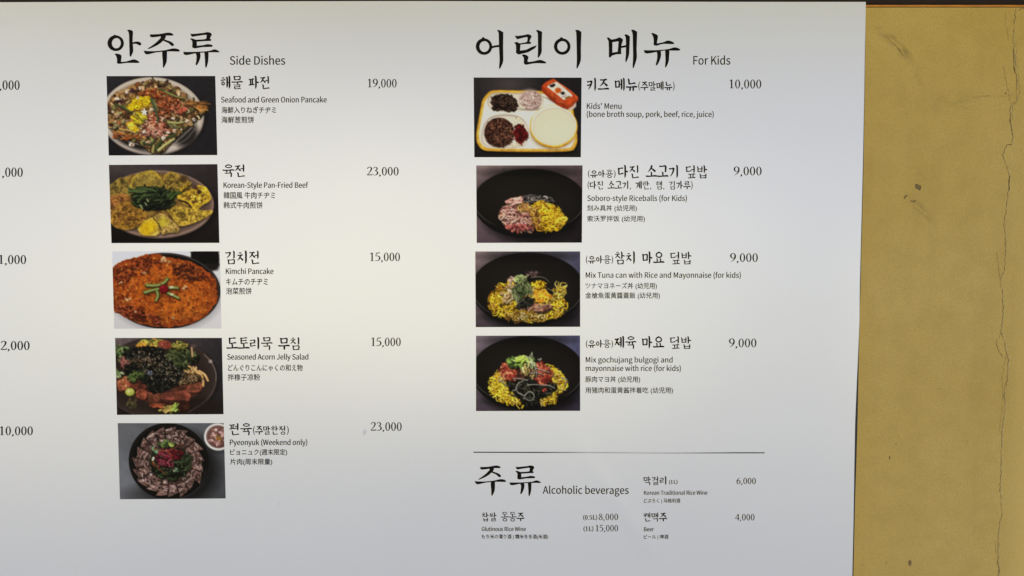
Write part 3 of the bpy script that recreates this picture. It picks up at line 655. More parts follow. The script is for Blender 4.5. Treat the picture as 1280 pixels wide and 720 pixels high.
# --- large section headings, written with a broad brush
def traced(loops, ox, oy, sc): return [[(ox + x / sc, oy + y / sc) for x, y in l] for l in loops]
def rounded(l): return [(a, b) for a, b, _ in smooth([(x, y, 0) for x, y in l] + [(l[0][0], l[0][1], 0)], 3)][:-1]
AN = [ring(125, 205, 86, 84, 50, 55, 30, .08, 7),
  [rounded([(248, 68), (270, 62), (295, 68), (308, 85), (306, 130), (305, 190), (310, 260), (308, 300), (285, 347), (277, 340), (275, 300), (272, 200), (270, 120), (262, 85)])],
  [rounded([(305, 200), (335, 190), (375, 190), (398, 210), (385, 230), (365, 222), (340, 212), (306, 212)])],
  [rounded([(115, 320), (140, 316), (178, 328), (185, 350), (180, 395), (184, 404), (240, 400), (318, 378), (352, 388), (374, 403), (365, 415), (240, 415), (165, 425), (140, 415), (142, 395), (140, 370), (130, 340)])]]
JU = [[rounded([(495, 112), (520, 112), (600, 108), (680, 94), (720, 98), (742, 115), (725, 125), (655, 125), (510, 143)])],
  [rounded([(600, 122), (655, 120), (655, 150), (630, 180), (580, 220), (520, 250), (475, 267), (478, 258), (540, 215), (590, 170), (610, 145)])],
  [rounded([(632, 160), (665, 172), (715, 190), (745, 215), (740, 235), (720, 232), (690, 205), (640, 182)])],
  [rounded([(427, 285), (470, 290), (560, 290), (660, 280), (740, 262), (790, 268), (808, 285), (795, 295), (700, 293), (560, 303), (455, 325)])],
  [rounded([(625, 290), (668, 288), (672, 330), (670, 390), (660, 425), (638, 465), (632, 455), (630, 390), (625, 340)])]]
RYU = [[[(925, 106), (960, 108), (1060, 98), (1110, 88), (1140, 95), (1152, 112), (1138, 140), (1130, 160), (1145, 165), (1140, 182), (1060, 185), (990, 190), (992, 235), (1060, 228), (1110, 216), (1150, 222), (1165, 235), (1150, 245), (1050, 248), (990, 258), (965, 262), (945, 250), (948, 200), (942, 178), (920, 162), (940, 155), (985, 170), (1060, 167), (1095, 160), (1100, 125), (1092, 116), (1040, 122), (940, 138)]],
  [rounded([(850, 298), (890, 300), (1000, 298), (1120, 290), (1185, 272), (1225, 290), (1225, 303), (1150, 303), (1000, 310), (872, 333)])],
  [rounded([(980, 304), (1020, 302), (1030, 335), (1025, 370), (1010, 410), (990, 440), (982, 432), (988, 400), (992, 350), (988, 330)])],
  [rounded([(1075, 298), (1112, 296), (1115, 350), (1110, 410), (1092, 465), (1084, 455), (1082, 400), (1078, 340)])]]
EO = [ring(128, 242, 86, 88, 54, 58, 30, .18, 4),
  [[(205, 240), (245, 230), (300, 222), (300, 245), (250, 250), (210, 260)]],
  [rounded([(268, 70), (290, 65), (325, 85), (332, 100), (330, 250), (332, 380), (320, 430), (298, 475), (290, 465), (296, 380), (290, 250), (286, 110), (280, 85)])]]
RIN = [[[(457, 125), (490, 128), (560, 118), (600, 108), (630, 120), (634, 135), (618, 165), (612, 190), (630, 195), (625, 212), (560, 213), (515, 220), (512, 270), (510, 285), (580, 275), (640, 245), (690, 228), (670, 258), (600, 300), (540, 315), (495, 326), (470, 308), (472, 270), (470, 225), (452, 198), (480, 192), (510, 208), (570, 197), (590, 190), (595, 150), (588, 138), (550, 145), (480, 163)]],
  [rounded([(682, 70), (705, 65), (740, 80), (746, 92), (742, 200), (742, 290), (725, 335), (708, 358), (702, 350), (705, 290), (704, 150), (702, 100), (695, 85)])],
  [rounded([(532, 332), (560, 325), (595, 342), (600, 360), (592, 402), (650, 400), (725, 383), (765, 395), (785, 405), (780, 420), (680, 418), (600, 430), (575, 435), (555, 420), (555, 385), (552, 360)])]]
I_ = [ring(962, 240, 87, 88, 56, 58, 30, .16, 2),
  [rounded([(1102, 68), (1130, 62), (1160, 80), (1165, 95), (1160, 250), (1160, 370), (1148, 420), (1122, 472), (1116, 462), (1120, 380), (1118, 250), (1114, 110), (1110, 85)])]]
ME = [[[(247, 108), (262, 108), (285, 125), (320, 118), (350, 106), (372, 118), (375, 128), (362, 170), (360, 215), (362, 240), (320, 242), (288, 252), (270, 270), (264, 262), (264, 200), (262, 140)], [(290, 145), (320, 140), (342, 138), (338, 190), (335, 222), (310, 226), (290, 230)]],
  [[(358, 178), (405, 168), (405, 184), (358, 192)]],
  [rounded([(388, 88), (402, 82), (425, 95), (430, 108), (426, 200), (422, 250), (402, 302), (396, 292), (400, 240), (400, 120)])],
  [rounded([(442, 48), (460, 45), (482, 58), (488, 70), (484, 200), (486, 260), (478, 300), (460, 350), (454, 340), (458, 260), (456, 150), (454, 80)])]]
NYU = [[rounded([(603, 76), (618, 72), (648, 86), (655, 100), (648, 140), (652, 154), (700, 145), (735, 132), (765, 138), (784, 150), (775, 160), (700, 158), (660, 168), (640, 173), (622, 165), (624, 140), (618, 100)])],
  [rounded([(545, 208), (575, 210), (660, 208), (740, 200), (790, 186), (825, 196), (830, 210), (780, 212), (700, 212), (565, 236)])],
  [rounded([(645, 212), (672, 210), (680, 240), (674, 275), (660, 310), (645, 330), (640, 322), (648, 290), (652, 250)])],
  [rounded([(715, 206), (745, 204), (744, 260), (740, 300), (720, 345), (714, 338), (718, 290), (716, 250)])]]
def heading(parts, label):
    ink = Ink()
    for glyphs, ox, oy, sc in parts:
        for d in (-.22, .22):
            for l in glyphs: ink.loops(traced(l, ox + d, oy + d * .3, sc))
    return ink.build('section_heading', INK, label)

heading([(AN + JU + RYU, 130, 30, 8.533)], 'large brush lettered Korean heading of the side dishes section')
heading([(EO + RIN + I_, 590, 30, 8.533)], 'first word of the large brush lettered Korean heading of the kids menu section')
heading([(ME + NYU, 720, 30, 6.4)], 'second word of the large brush lettered Korean heading of the kids menu section')
S2 = 8.533 / 0.866
heading([(JU, 593.6 - 427 / S2, 581.9 - 94 / S2, S2), (RYU, 637.1 - 850 / S2, 581.6 - 88 / S2, S2)], 'brush lettered Korean heading of the drinks section')
latin('Side Dishes', 287.5, 356.7, 81, 10.4, 'heading_caption', INK)
latin('For Kids', 866, 913, 80.6, 10.6, 'heading_caption', INK)
latin('Alcoholic beverages', 678.8, 785.6, 617, 9.4, 'heading_caption', INK)

# --- small dirt marks on the sheet
SMUDGE = plain_noise_material("grey_dirt", (0.70, 0.71, 0.70), (0.75, 0.76, 0.75), 200, 0.8)
for pts in ([(454, 538), (456.5, 536), (458, 539), (457, 543), (455, 545), (453.5, 542)], [(347, 628), (349, 627.5), (349.3, 630.5), (347.6, 631.5)], [(349, 632), (349.8, 632), (349.4, 635)]):
    ink = Ink(); ink.loops([pts]); ink.build('dirt_mark', SMUDGE)

# --- the entries
dish_name('해물 파전', 276, 338.5, 95.7, 111.2)
latin('Seafood and Green Onion Pancake', 276.5, 408.7, 128.2, 6.9)
cjk('海鮮入りねぎチヂミ', 277.2, 345.2, 133.5, 141.8, 'japanese_description')
cjk('海鮮葱煎饼', 277, 317.7, 145.6, 154, 'chinese_description')
price('19,000', 459.4, 496.2, 109.4)
dish_name('육전', 278.7, 307.7, 206, 221)
latin('Korean-Style Pan-Fried Beef', 279.2, 384.8, 234.8, 6.8)
cjk('韓国風 牛肉チヂミ', 279.8, 344, 240, 248.4, 'japanese_description')
cjk('韩式牛肉煎饼', 279.8, 328.3, 252.3, 260.7, 'chinese_description')
price('23,000', 459, 498.6, 219.2)
dish_name('김치전', 281.8, 325.8, 314, 329.8)
latin('Kimchi Pancake', 282.2, 342.1, 342.4, 6.8)
cjk('キムチのチヂミ', 283, 335, 348, 356.3, 'japanese_description')
cjk('泡菜煎饼', 283, 314.8, 359.5, 367.9, 'chinese_description')
price('15,000', 462, 500.2, 326.2)
dish_name('도토리묵 무침', 284, 376.4, 422, 437)
latin('Seasoned Acorn Jelly Salad', 284.4, 386, 449.3, 6.8)
cjk('どんぐりこんにゃくの和え物', 285.5, 378.3, 455.4, 463.7, 'japanese_description')
cjk('拌橡子凉粉', 285, 325.2, 467.3, 475.5, 'chinese_description')
price('15,000', 463.5, 501.2, 432.4)
dish_name('편육', 286.7, 314.7, 529.3, 543.6, ('(주말한정)', 316.2, 361, 532.4, 543.2))
latin('Pyeonyuk (Weekend only)', 287, 384.4, 556.2, 6.7)
cjk('ピョニュク(週末限定)', 287.8, 358.9, 561.3, 570, 'japanese_description')
cjk('片肉(周末限量)', 287.8, 340.2, 573.3, 582, 'chinese_description')
price('23,000', 463.5, 502.4, 538.2)

dish_name('키즈 메뉴', 733.5, 796.2, 98.2, 113.8, ('(주말메뉴)', 797.6, 843.4, 102, 113))
latin("Kids' Menu", 733, 777.3, 136.1, 7.0)
latin('(bone broth soup, pork, beef, rice, juice)', 733, 892.6, 146.1, 6.8)
price('10,000', 911.2, 952, 110.2, 11)
dish_name('다진 소고기 덮밥', 772.3, 884.7, 207, 222.5, ('(유아용)', 734.6, 769.5, 212.8, 222.2))
dish_name('(다진 소고기, 계란, 햄, 김가루)', 734.2, 865.8, 226.5, 236.6)
latin('Soboro-style Riceballs (for Kids)', 734, 858.9, 251.2, 6.8)
cjk('刻み具丼 (幼児用)', 734, 796, 256.3, 265, 'japanese_description')
cjk('索沃罗拌饭 (幼児用)', 734, 806, 269.5, 278.2, 'chinese_description')
price('9,000', 917, 952.2, 219, 10.8)
dish_name('참치 마요 덮밥', 768.3, 864.8, 315, 330, ('(유아용)', 732, 766.5, 319.8, 329.6))
latin('Mix Tuna can with Rice and Mayonnaise (for kids)', 731.7, 926.2, 347.2, 6.8)
cjk('ツナマヨネーズ丼 (幼児用)', 731.8, 821, 353.3, 362.2, 'japanese_description')
cjk('金槍魚蛋黃醬蓋飯 (幼兒用)', 731.8, 824.8, 365.4, 374.2, 'chinese_description')
price('9,000', 912.4, 947.3, 327.2, 10.8)
dish_name('제육 마요 덮밥', 768, 864.4, 420.7, 435.6, ('(유아용)', 732, 766.3, 425.2, 434.8))
latin('Mix gochujang bulgogi and', 731.7, 841, 453, 6.7)
latin('mayonnaise with rice (for kids)', 731.7, 851.3, 463.6, 6.7)
cjk('豚肉マヨ丼 (幼児用)', 731.7, 800, 470.2, 479, 'japanese_description')
cjk('用猪肉和蛋黄酱拌着吃 (幼児用)', 731.7, 841, 483.8, 492.6, 'chinese_description')
price('9,000', 911, 945.7, 433.8, 10.8)

ink = Ink(); ink.loops([[(591.8 + 7 * i, 564.6 + .0154 * i) for i in range(53)] + [(591.8 + 7 * i, 565.8 + .0154 * i) for i in range(52, -1, -1)]]); ink.build('divider_line', INK)
dish_name('찹쌀 동동주', 602, 655.2, 640.8, 651.4)
latin('Glutinous Rice Wine', 602, 657.2, 663.7, 5.0)
cjk('もち米の濁り酒 | 糯米冬冬酒(米酒)', 602, 685, 668, 674.2, 'japanese_and_chinese_description')
price('8,000', 748.3, 772.6, 649.6, 8, ('(0.5L)', 728.8, 746.6, 649.2, 5.6))
price('15,000', 744, 772.6, 663.8, 8, ('(1L)', 729.2, 741.8, 663.4, 5.6))
dish_name('막걸리', 804.2, 834, 595.5, 605.8)
ink = Ink(); figures_into(ink, '(1L)', 836, 846.8, 604.4, 4.6); ink.build('volume_note', INK)
latin('Korean Traditional Rice Wine', 804.5, 884, 618.1, 5.0)
cjk('どぶろく | 马格利酒', 804.6, 850, 622.8, 629, 'japanese_and_chinese_description')
price('6,000', 920.6, 944.9, 604.9, 7.9)
dish_name('캔맥주', 804.2, 833.4, 640.8, 651.4)
latin('Beer', 804.5, 816.9, 663.7, 5.0)
cjk('ビール | 啤酒', 804.6, 835.2, 668, 674.2, 'japanese_and_chinese_description')
price('4,000', 919, 943.2, 650.2, 7.9)
# prices of the column cut off by the photograph's left edge
price(',000', -1.2, 24.4, 111.8, 11.6)
price(',000', 2.0, 28.4, 220.8, 11.6)
price('1,000', -2.4, 32.8, 329.9, 11.3)
price('12,000', -7.6, 37.1, 437.4, 11.3)
price('10,000', -1.2, 41.2, 543.9, 11.0)

# ---------------------------------------------------------------- the nine printed food pictures
# Each picture is drawn as a grid of printed colours (a flat print on the sheet), in its own drawing units.
class Picture:
    def __init__(self, x0, y0, x1, y1, W=290):
        self.x0, self.y0 = x0, y0
        self.s = W / (x1 - x0)
        self.W, self.H = W, int(round((y1 - y0) * self.s))
        self.a = np.zeros((self.H, self.W, 3))
        gy, gx = np.mgrid[0:self.H, 0:self.W]
        self.X = (gx + 0.5) / self.s + x0; self.Y = (gy + 0.5) / self.s + y0
        self.r = np.random.RandomState(int(x0 * 7 + y0 * 13 + x1 + y1))
        self.px = 1.0 / self.s
    def noise(self, scale, octaves=3, seed=0):
        r = np.random.RandomState(seed + 11); out = np.zeros((self.H, self.W)); amp, tot = 1.0, 0
        for o in range(octaves):
            c = max(scale / 2 ** o, 1.2 * self.px)
            nx, ny = int((self.X.max() - self.x0) / c) + 3, int((self.Y.max() - self.y0) / c) + 3
            g = r.rand(ny, nx); fx = (self.X - self.x0) / c; fy = (self.Y - self.y0) / c
            ix, iy = fx.astype(int), fy.astype(int); tx, ty = fx - ix, fy - iy
            tx = tx * tx * (3 - 2 * tx); ty = ty * ty * (3 - 2 * ty)
            out += amp * ((g[iy, ix] * (1 - tx) + g[iy, ix + 1] * tx) * (1 - ty) + (g[iy + 1, ix] * (1 - tx) + g[iy + 1, ix + 1] * tx) * ty)
            tot += amp; amp *= 0.55
        return out / tot
    def gradient(self, tl, tr, bl, br):
        u = ((self.X - self.x0) / (self.X.max() - self.x0))[..., None]; v = ((self.Y - self.y0) / (self.Y.max() - self.y0))[..., None]
        c = [np.array(q, float) for q in (tl, tr, bl, br)]
        self.a[:] = (c[0] * (1 - u) + c[1] * u) * (1 - v) + (c[2] * (1 - u) + c[3] * u) * v
    def put(self, cov, col, sl=None):
        t = self.a if sl is None else self.a[sl]
        c = np.array(col, float); cov = np.clip(cov, 0, 1)[..., None]
        t[:] = t * (1 - cov) + (c if c.ndim == 3 else c[None, None, :]) * cov
    def window(self, xa, ya, xb, yb):
        i0 = max(int((xa - self.x0) * self.s) - 2, 0); i1 = min(int((xb - self.x0) * self.s) + 3, self.W)
        j0 = max(int((ya - self.y0) * self.s) - 2, 0); j1 = min(int((yb - self.y0) * self.s) + 3, self.H)
        return None if i1 <= i0 or j1 <= j0 else (slice(j0, j1), slice(i0, i1))
    def ell_cov(self, cx, cy, rx, ry, soft=None, rot=0):
        c, s = math.cos(math.radians(rot)), math.sin(math.radians(rot))
        x, y = self.X - cx, self.Y - cy; x, y = x * c + y * s, -x * s + y * c
        d = (np.sqrt((x / rx) ** 2 + (y / ry) ** 2) - 1) * min(rx, ry)
        return np.clip(0.5 - d / (soft or self.px * 1.4), 0, 1)
    def ell(self, cx, cy, rx, ry, col, soft=None, rot=0, a=1.0): self.put(self.ell_cov(cx, cy, rx, ry, soft, rot) * a, col)
    def poly_cov(self, pts, soft=None, wob=0.0, seed=0, sharp=False):
        pts = list(pts) if sharp else [(p[0], p[1]) for p in smooth([(x, y, 0) for x, y in pts] + [(pts[0][0], pts[0][1], 0)], 6)]
        X, Y = self.X, self.Y
        if wob: X = X + (self.noise(26, 3, seed) - .5) * 2 * wob; Y = Y + (self.noise(26, 3, seed + 5) - .5) * 2 * wob
        ins = np.zeros(X.shape, bool); d2 = np.full(X.shape, 1e12)
        for (xa, ya), (xb, yb) in zip(pts, pts[1:] + pts[:1]):
            if ya != yb: ins ^= ((ya > Y) != (yb > Y)) & (X < (xb - xa) * (Y - ya) / (yb - ya) + xa)
            dx, dy = xb - xa, yb - ya; l = dx * dx + dy * dy + 1e-9
            t = np.clip(((X - xa) * dx + (Y - ya) * dy) / l, 0, 1)
            d2 = np.minimum(d2, (X - xa - t * dx) ** 2 + (Y - ya - t * dy) ** 2)
        d = np.sqrt(d2) * np.where(ins, -1, 1)
        return np.clip(0.5 - d / (soft or self.px * 1.4), 0, 1)
    def poly(self, pts, col, soft=None, wob=0.0, seed=0, a=1.0, sharp=False):
        c = self.poly_cov(pts, soft, wob, seed, sharp); self.put(c * a, col); return c
    def mottled(self, cols, scale, octaves=4, seed=0):
        n = self.noise(scale, octaves, seed); n = (n - n.mean()) / (n.std() * 3.4) + .5
        k = np.clip(n, 0, .999) * (len(cols) - 1); i = k.astype(int); t = (k - i)[..., None]
        c = np.array(cols, float); return c[i] * (1 - t) + c[np.minimum(i + 1, len(cols) - 1)] * t
    def line(self, pts, w, col, a=1.0, w1=None, soft=None):
        pts = [(p[0], p[1]) for p in (smooth([(x, y, 0) for x, y in pts], 4) if len(pts) > 2 else pts)]
        W = max(w, w1 or 0)
        sl = self.window(min(p[0] for p in pts) - W, min(p[1] for p in pts) - W, max(p[0] for p in pts) + W, max(p[1] for p in pts) + W)
        if sl is None: return
        X, Y = self.X[sl], self.Y[sl]; cov = np.zeros(X.shape); n = len(pts) - 1
        for i, ((xa, ya), (xb, yb)) in enumerate(zip(pts[:-1], pts[1:])):
            dx, dy = xb - xa, yb - ya; l = dx * dx + dy * dy + 1e-9
            t = np.clip(((X - xa) * dx + (Y - ya) * dy) / l, 0, 1)
            ww = w if w1 is None else w + (w1 - w) * (i + t) / n
            d = np.sqrt((X - xa - t * dx) ** 2 + (Y - ya - t * dy) ** 2) - ww / 2
            cov = np.maximum(cov, np.clip(0.5 - d / (soft or self.px * 1.3), 0, 1))
        self.put(cov * a, col, sl)
    def spots(self, region, n):
        """n points inside a polygon (list) or an ellipse (cx, cy, rx, ry), from back to front."""
        r = self.r; out = []
        if isinstance(region, tuple):
            cx, cy, rx, ry = region
            while len(out) < n:
                a, q = r.rand() * 6.2832, math.sqrt(r.rand()); out.append((cx + rx * q * math.cos(a), cy + ry * q * math.sin(a)))
        else:
            xs, ys = [p[0] for p in region], [p[1] for p in region]
            while len(out) < n:
                x, y = r.uniform(min(xs), max(xs)), r.uniform(min(ys), max(ys)); c = False; j = len(region) - 1
                for i in range(len(region)):
                    (xi, yi), (xj, yj) = region[i], region[j]
                    if (yi > y) != (yj > y) and x < (xj - xi) * (y - yi) / (yj - yi) + xi: c = not c
                    j = i
                if c: out.append((x, y))
        return sorted(out, key=lambda p: p[1])
    def strands(self, region, n, length, w, pal, curl=0.5, ang=None, spread=3.1416, dark=0.55, glint=0.0, var=0.14):
        r = self.r
        for (x, y) in self.spots(region, n):
            a = r.uniform(-spread, spread) if ang is None else math.radians(ang) + r.uniform(-spread, spread)
            L = length * r.uniform(.5, 1.3); k = r.uniform(-curl, curl) * L; ww = w * r.uniform(.65, 1.3)
            dx, dy = math.cos(a) * L / 2, math.sin(a) * L / 2 * .8
            pts = [(x - dx, y - dy), (x - dy * k / L * 1.2, y + dx * k / L * 1.2), (x + dx, y + dy)]
            c = np.array(pal[r.randint(len(pal))], float) * r.uniform(1 - var, 1 + var)
            if dark: self.line([(u + ww * .35, v + ww * .6) for u, v in pts], ww * 1.15, c * .25, dark)
            self.line(pts, ww, np.clip(c, 0, 255), 1.0, ww * .7)
            if glint: self.line([(u - ww * .1, v - ww * .22) for u, v in pts], ww * .35, np.clip(c * 1.25 + 25, 0, 255), glint)
    def lumps(self, region, n, r0, r1, pal, dark=0.5, var=0.14, light=0.5):
        r = self.r
        for (x, y) in self.spots(region, n):
            R = r.uniform(r0, r1); k = r.uniform(.55, 1.0); rot = r.uniform(0, 180)
            c = np.array(pal[r.randint(len(pal))], float) * r.uniform(1 - var, 1 + var)
            sl = self.window(x - R * 1.6, y - R * 1.6, x + R * 1.6, y + R * 1.6)
            if sl is None: continue
            X, Y = self.X[sl] - x, self.Y[sl] - y; cs, sn = math.cos(math.radians(rot)), math.sin(math.radians(rot))
            def cv(ox, oy, f):
                u, v = (X - ox) * cs + (Y - oy) * sn, -(X - ox) * sn + (Y - oy) * cs
                q = np.sqrt((u / (R * f)) ** 2 + (v / (R * k * f)) ** 2)
                return np.clip(0.5 - (q - 1) * R * k * f / (self.px * 1.4), 0, 1)
            self.put(cv(R * .15, R * .3, 1.08) * dark, c * .25, sl)
            self.put(cv(0, 0, 1), np.clip(c, 0, 255), sl)
            if light: self.put(cv(-R * .15, -R * .25, .5) * light, np.clip(c * 1.18 + 14, 0, 255), sl)
    def shade(self, cov, k): self.a *= 1 - (1 - k) * np.clip(cov, 0, 1)[..., None]
    def grain(self, amt, scale=6, seed=3):
        self.a *= (1 + (self.noise(scale, 2, seed) - .5) * 2 * amt)[..., None]
    def soften(self, k=0.5):
        for ax in (0, 1):
            p = np.pad(self.a, [(1, 1) if i == ax else (0, 0) for i in range(3)], mode='edge')
            n = self.a.shape[ax]
            sl = lambda o: tuple(slice(o, o + n) if i == ax else slice(None) for i in range(3))
            self.a = p[sl(1)] * (1 - k) + (p[sl(0)] + p[sl(2)]) * k / 2
    def lay(self, corners, label, sat=0.84):
        """Print on the sheet: corners in picture coordinates, clockwise from top left."""
        wt = np.clip((self.a.max(-1) - self.a.min(-1) - 45) / 50, 0.03, 1)     # uneven tone of the food, not of plates and soup
        self.a *= (1 + wt * ((0.80 + 0.40 * self.noise(34, 4, 21)) * (0.90 + 0.20 * self.noise(7, 2, 22)) - 1))[..., None]
        g = self.a @ np.array((.30, .59, .11)); self.a = g[..., None] + (self.a - g[..., None]) * sat
        t = np.clip(self.a / 255.0, 0, 1); t = t - .20 * np.sin(2 * math.pi * t) / (2 * math.pi)      # printed contrast
        self.a = t * 255.0 * np.array((1.03, 1.0, .94))
        self.soften(.6); self.soften(.25)
        H, W = self.H, self.W
        (ax, ay), (bx, by), (cx, cy), (dx, dy) = corners
        v, u = np.mgrid[0:H + 1, 0:W + 1]; u = u / W; v = v / H
        px = (ax * (1 - u) + bx * u) * (1 - v) + (dx * (1 - u) + cx * u) * v
        py = (ay * (1 - u) + by * u) * (1 - v) + (dy * (1 - u) + cy * u) * v
        qx, qy = (px - 640.0) / F, (360.0 - py) / F
        t = (0.0 - CAM.y - LEAN * (CAM.z - ZC)) / (cp + qy * sp + LEAN * (-sp + qy * cp))
        x, z = CAM.x + t * qx, CAM.z + t * (-sp + qy * cp)
        y = ripple(x, z) - LIFT * 0.8
        co = np.stack([x, y, z], -1).reshape(-1, 3)
        j, i = np.mgrid[0:H, 0:W]; k0 = j * (W + 1) + i
        q = np.stack([k0, k0 + W + 1, k0 + W + 2, k0 + 1], -1).reshape(-1)
        m = bpy.data.meshes.new("food_photo")
        m.vertices.add(len(co)); m.vertices.foreach_set("co", co.ravel())
        m.loops.add(len(q)); m.loops.foreach_set("vertex_index", q)
        m.polygons.add(H * W); m.polygons.foreach_set("loop_start", np.arange(0, len(q), 4)); 
        m.update(calc_edges=True)
        ap = np.pad(self.a, ((0, 1), (0, 1), (0, 0)), mode='edge')
        ap2 = np.pad(self.a, ((1, 0), (1, 0), (0, 0)), mode='edge')
        c = np.clip((ap + ap2) / 2, 0, 255)
        rgb = np.clip(lin(c) * PRINT_GAIN - 0.004, 0.002, 0.95).reshape(-1, 3)
        at = m.color_attributes.new("print", 'FLOAT_COLOR', 'POINT')
        at.data.foreach_set("color", np.concatenate([rgb, np.ones((len(rgb), 1))], 1).ravel())
        o = link("food_photo", m, PICTURE, board)
        o["label"] = label
        return o
PRINT_GAIN = 1.42
BLACK = (12, 11, 11)

def seafood_pancake():
    p = Picture(31, 21, 954, 693)
    p.gradient((48, 46, 54), (40, 38, 45), (30, 28, 33), (36, 34, 40)); p.grain(.10, 30)
    p.ell(420, 372, 450, 330, (18, 17, 19), 40, a=.6)
    p.ell(412, 362, 440, 331, (120, 111, 108)); p.ell(410, 356, 434, 325, (172, 163, 158)); p.ell(408, 352, 420, 312, (186, 178, 172), 10)
    p.ell(405, 350, 400, 292, (166, 157, 151), 14); p.ell(405, 354, 388, 280, (134, 124, 118), 26)
    p.ell(690, 520, 110, 90, (45, 40, 40), 50, rot=-40); p.ell(240, 590, 150, 40, (40, 36, 36), 30, rot=22)
    for i in range(11):
        x = 595 + i * 17; y = 597 - i * 15
        p.line([(x, y), (x + 16, y - 34 - (i % 3) * 5)], 6, (200, 196, 192), .75, 2)
    p.line([(600, 605), (690, 560), (770, 470)], 5, (190, 184, 180), .6); p.line([(150, 545), (200, 575), (260, 590), (360, 625)], 8, (196, 190, 184), .7)
    R = [(30, 270), (80, 180), (190, 120), (300, 75), (420, 55), (560, 85), (650, 150), (720, 215), (840, 250), (880, 300), (840, 335), (770, 400), (720, 440), (640, 510), (570, 580), (490, 665), (400, 665), (330, 620), (250, 565), (110, 520), (36, 440)]
    p.poly([(x + 6, y + 14) for x, y in R], (25, 22, 18), 14, 10, 4, .8)
    p.poly(R, p.mottled([(84, 58, 34), (136, 102, 62), (168, 132, 86), (108, 94, 54), (158, 116, 78)], 46, 4, 2), None, 12, 4)
    p.strands(R, 130, 60, 13, [(128, 88, 48), (84, 54, 28), (158, 122, 76), (98, 94, 48), (68, 62, 30), (176, 144, 100), (112, 70, 40)], .5, dark=.6)
    p.lumps([(60, 260), (190, 130), (420, 70), (600, 130), (480, 220), (200, 300), (140, 420)], 60, 8, 20, [(170, 130, 95), (120, 70, 60), (190, 160, 135), (88, 52, 48), (150, 105, 60)])
    for c in [((150, 235, 40, 26), (62, 36, 42)), ((255, 150, 34, 20), (52, 30, 36)), ((610, 150, 34, 24), (58, 38, 36)), ((70, 290, 30, 40), (60, 42, 36)), ((480, 290, 30, 34), (56, 34, 34)), ((345, 130, 40, 14), (60, 36, 40)), ((545, 80, 26, 18), (60, 40, 34))]:
        p.lumps(c[0], 9, 8, 17, [c[1], tuple(v * 1.5 for v in c[1])], light=.3)
    p.lumps(R, 150, 14, 30, [(150, 112, 70), (96, 64, 38), (172, 140, 98), (104, 100, 58), (70, 46, 30), (138, 84, 46), (60, 54, 34)], .7, .2, .35)
    p.lumps(R, 60, 9, 18, [(200, 178, 150), (186, 158, 124), (160, 130, 110), (50, 32, 28)], .7, .1, .4)
    p.ell(540, 270, 130, 90, (150, 74, 34), 70, a=.6); p.ell(420, 430, 90, 80, (150, 76, 50), 50, a=.6); p.ell(300, 250, 110, 60, (206, 168, 20), 50, a=.5)
    p.strands(R, 60, 34, 12, [(190, 164, 124), (168, 140, 100), (204, 184, 150), (150, 120, 84), (128, 132, 84)], .6, dark=.6, glint=.2)
    p.strands((580, 280, 120, 100), 80, 50, 12, [(166, 84, 44), (186, 112, 66), (134, 62, 36), (160, 96, 62), (104, 52, 36), (196, 150, 110)], .6, dark=.5, glint=.2)
    p.strands((420, 430, 95, 85), 90, 46, 13, [(176, 102, 72), (160, 84, 58), (132, 64, 46), (196, 140, 116), (200, 170, 146)], .6, dark=.5, glint=.2)
    p.strands((440, 500, 130, 40), 40, 40, 15, [(196, 146, 130), (170, 112, 96), (130, 74, 62)], .5)
    p.strands((420, 165, 120, 30), 50, 40, 10, [(150, 60, 32), (176, 96, 48), (190, 140, 70)], .5)
    p.lumps((640, 300, 60, 36), 14, 8, 18, [(190, 110, 90), (170, 84, 64)])
    Y = [(235, 208, 12), (250, 224, 30), (214, 176, 8), (180, 140, 8)]
    Y1 = [(200, 300), (250, 240), (340, 196), (392, 194), (408, 226), (380, 258), (330, 282), (270, 300), (236, 318)]
    p.poly(Y1, (206, 168, 10), None, 9, 3); p.strands(Y1, 110, 34, 8, Y, .7, dark=.35)
    p.strands((300, 380, 56, 45), 60, 50, 9, [(216, 190, 20), (180, 170, 40), (140, 120, 30)], .3, 48, .4, dark=.5)
    Y2 = [(196, 425), (240, 410), (270, 445), (296, 480), (255, 490), (215, 465)]
    p.poly(Y2, (220, 190, 20), None, 7, 8); p.strands(Y2, 34, 30, 9, Y + [(240, 226, 120)], .6, dark=.3)
    for L, w, c in [([(405, 215), (425, 270), (448, 340), (458, 402)], 22, (64, 80, 52)), ([(425, 225), (440, 270), (466, 310)], 14, (96, 108, 74)), ([(480, 130), (560, 165), (640, 205), (690, 232)], 17, (70, 84, 44)), ([(520, 150), (600, 190), (700, 215)], 13, (120, 122, 70)), ([(100, 258), (150, 282), (240, 330)], 20, (62, 72, 44)), ([(420, 35), (445, 70), (500, 100)], 13, (70, 60, 40)), ([(430, 645), (490, 560), (600, 520)], 26, (60, 72, 36)), ([(455, 650), (520, 600), (590, 555)], 24, (156, 156, 100)), ([(545, 412), (620, 420), (690, 408)], 20, (140, 146, 90)), ([(560, 440), (630, 455), (690, 450)], 16, (96, 104, 58)), ([(400, 560), (415, 610), (405, 668)], 26, (132, 128, 76)), ([(330, 590), (390, 600), (430, 560)], 20, (56, 62, 36)), ([(110, 490), (190, 520), (290, 530), (350, 550)], 24, (146, 108, 52)), ([(130, 470), (200, 480), (260, 500)], 14, (170, 140, 70)), ([(270, 345), (330, 400), (350, 410)], 12, (96, 100, 40))]:
        p.line([(x + 3, y + 6) for x, y in L], w, (24, 22, 14), .55); p.line(L, w, c, 1, w * .7); p.line([(x - 1, y - w * .2) for x, y in L], w * .3, tuple(v * 1.35 + 12 for v in c), .6)
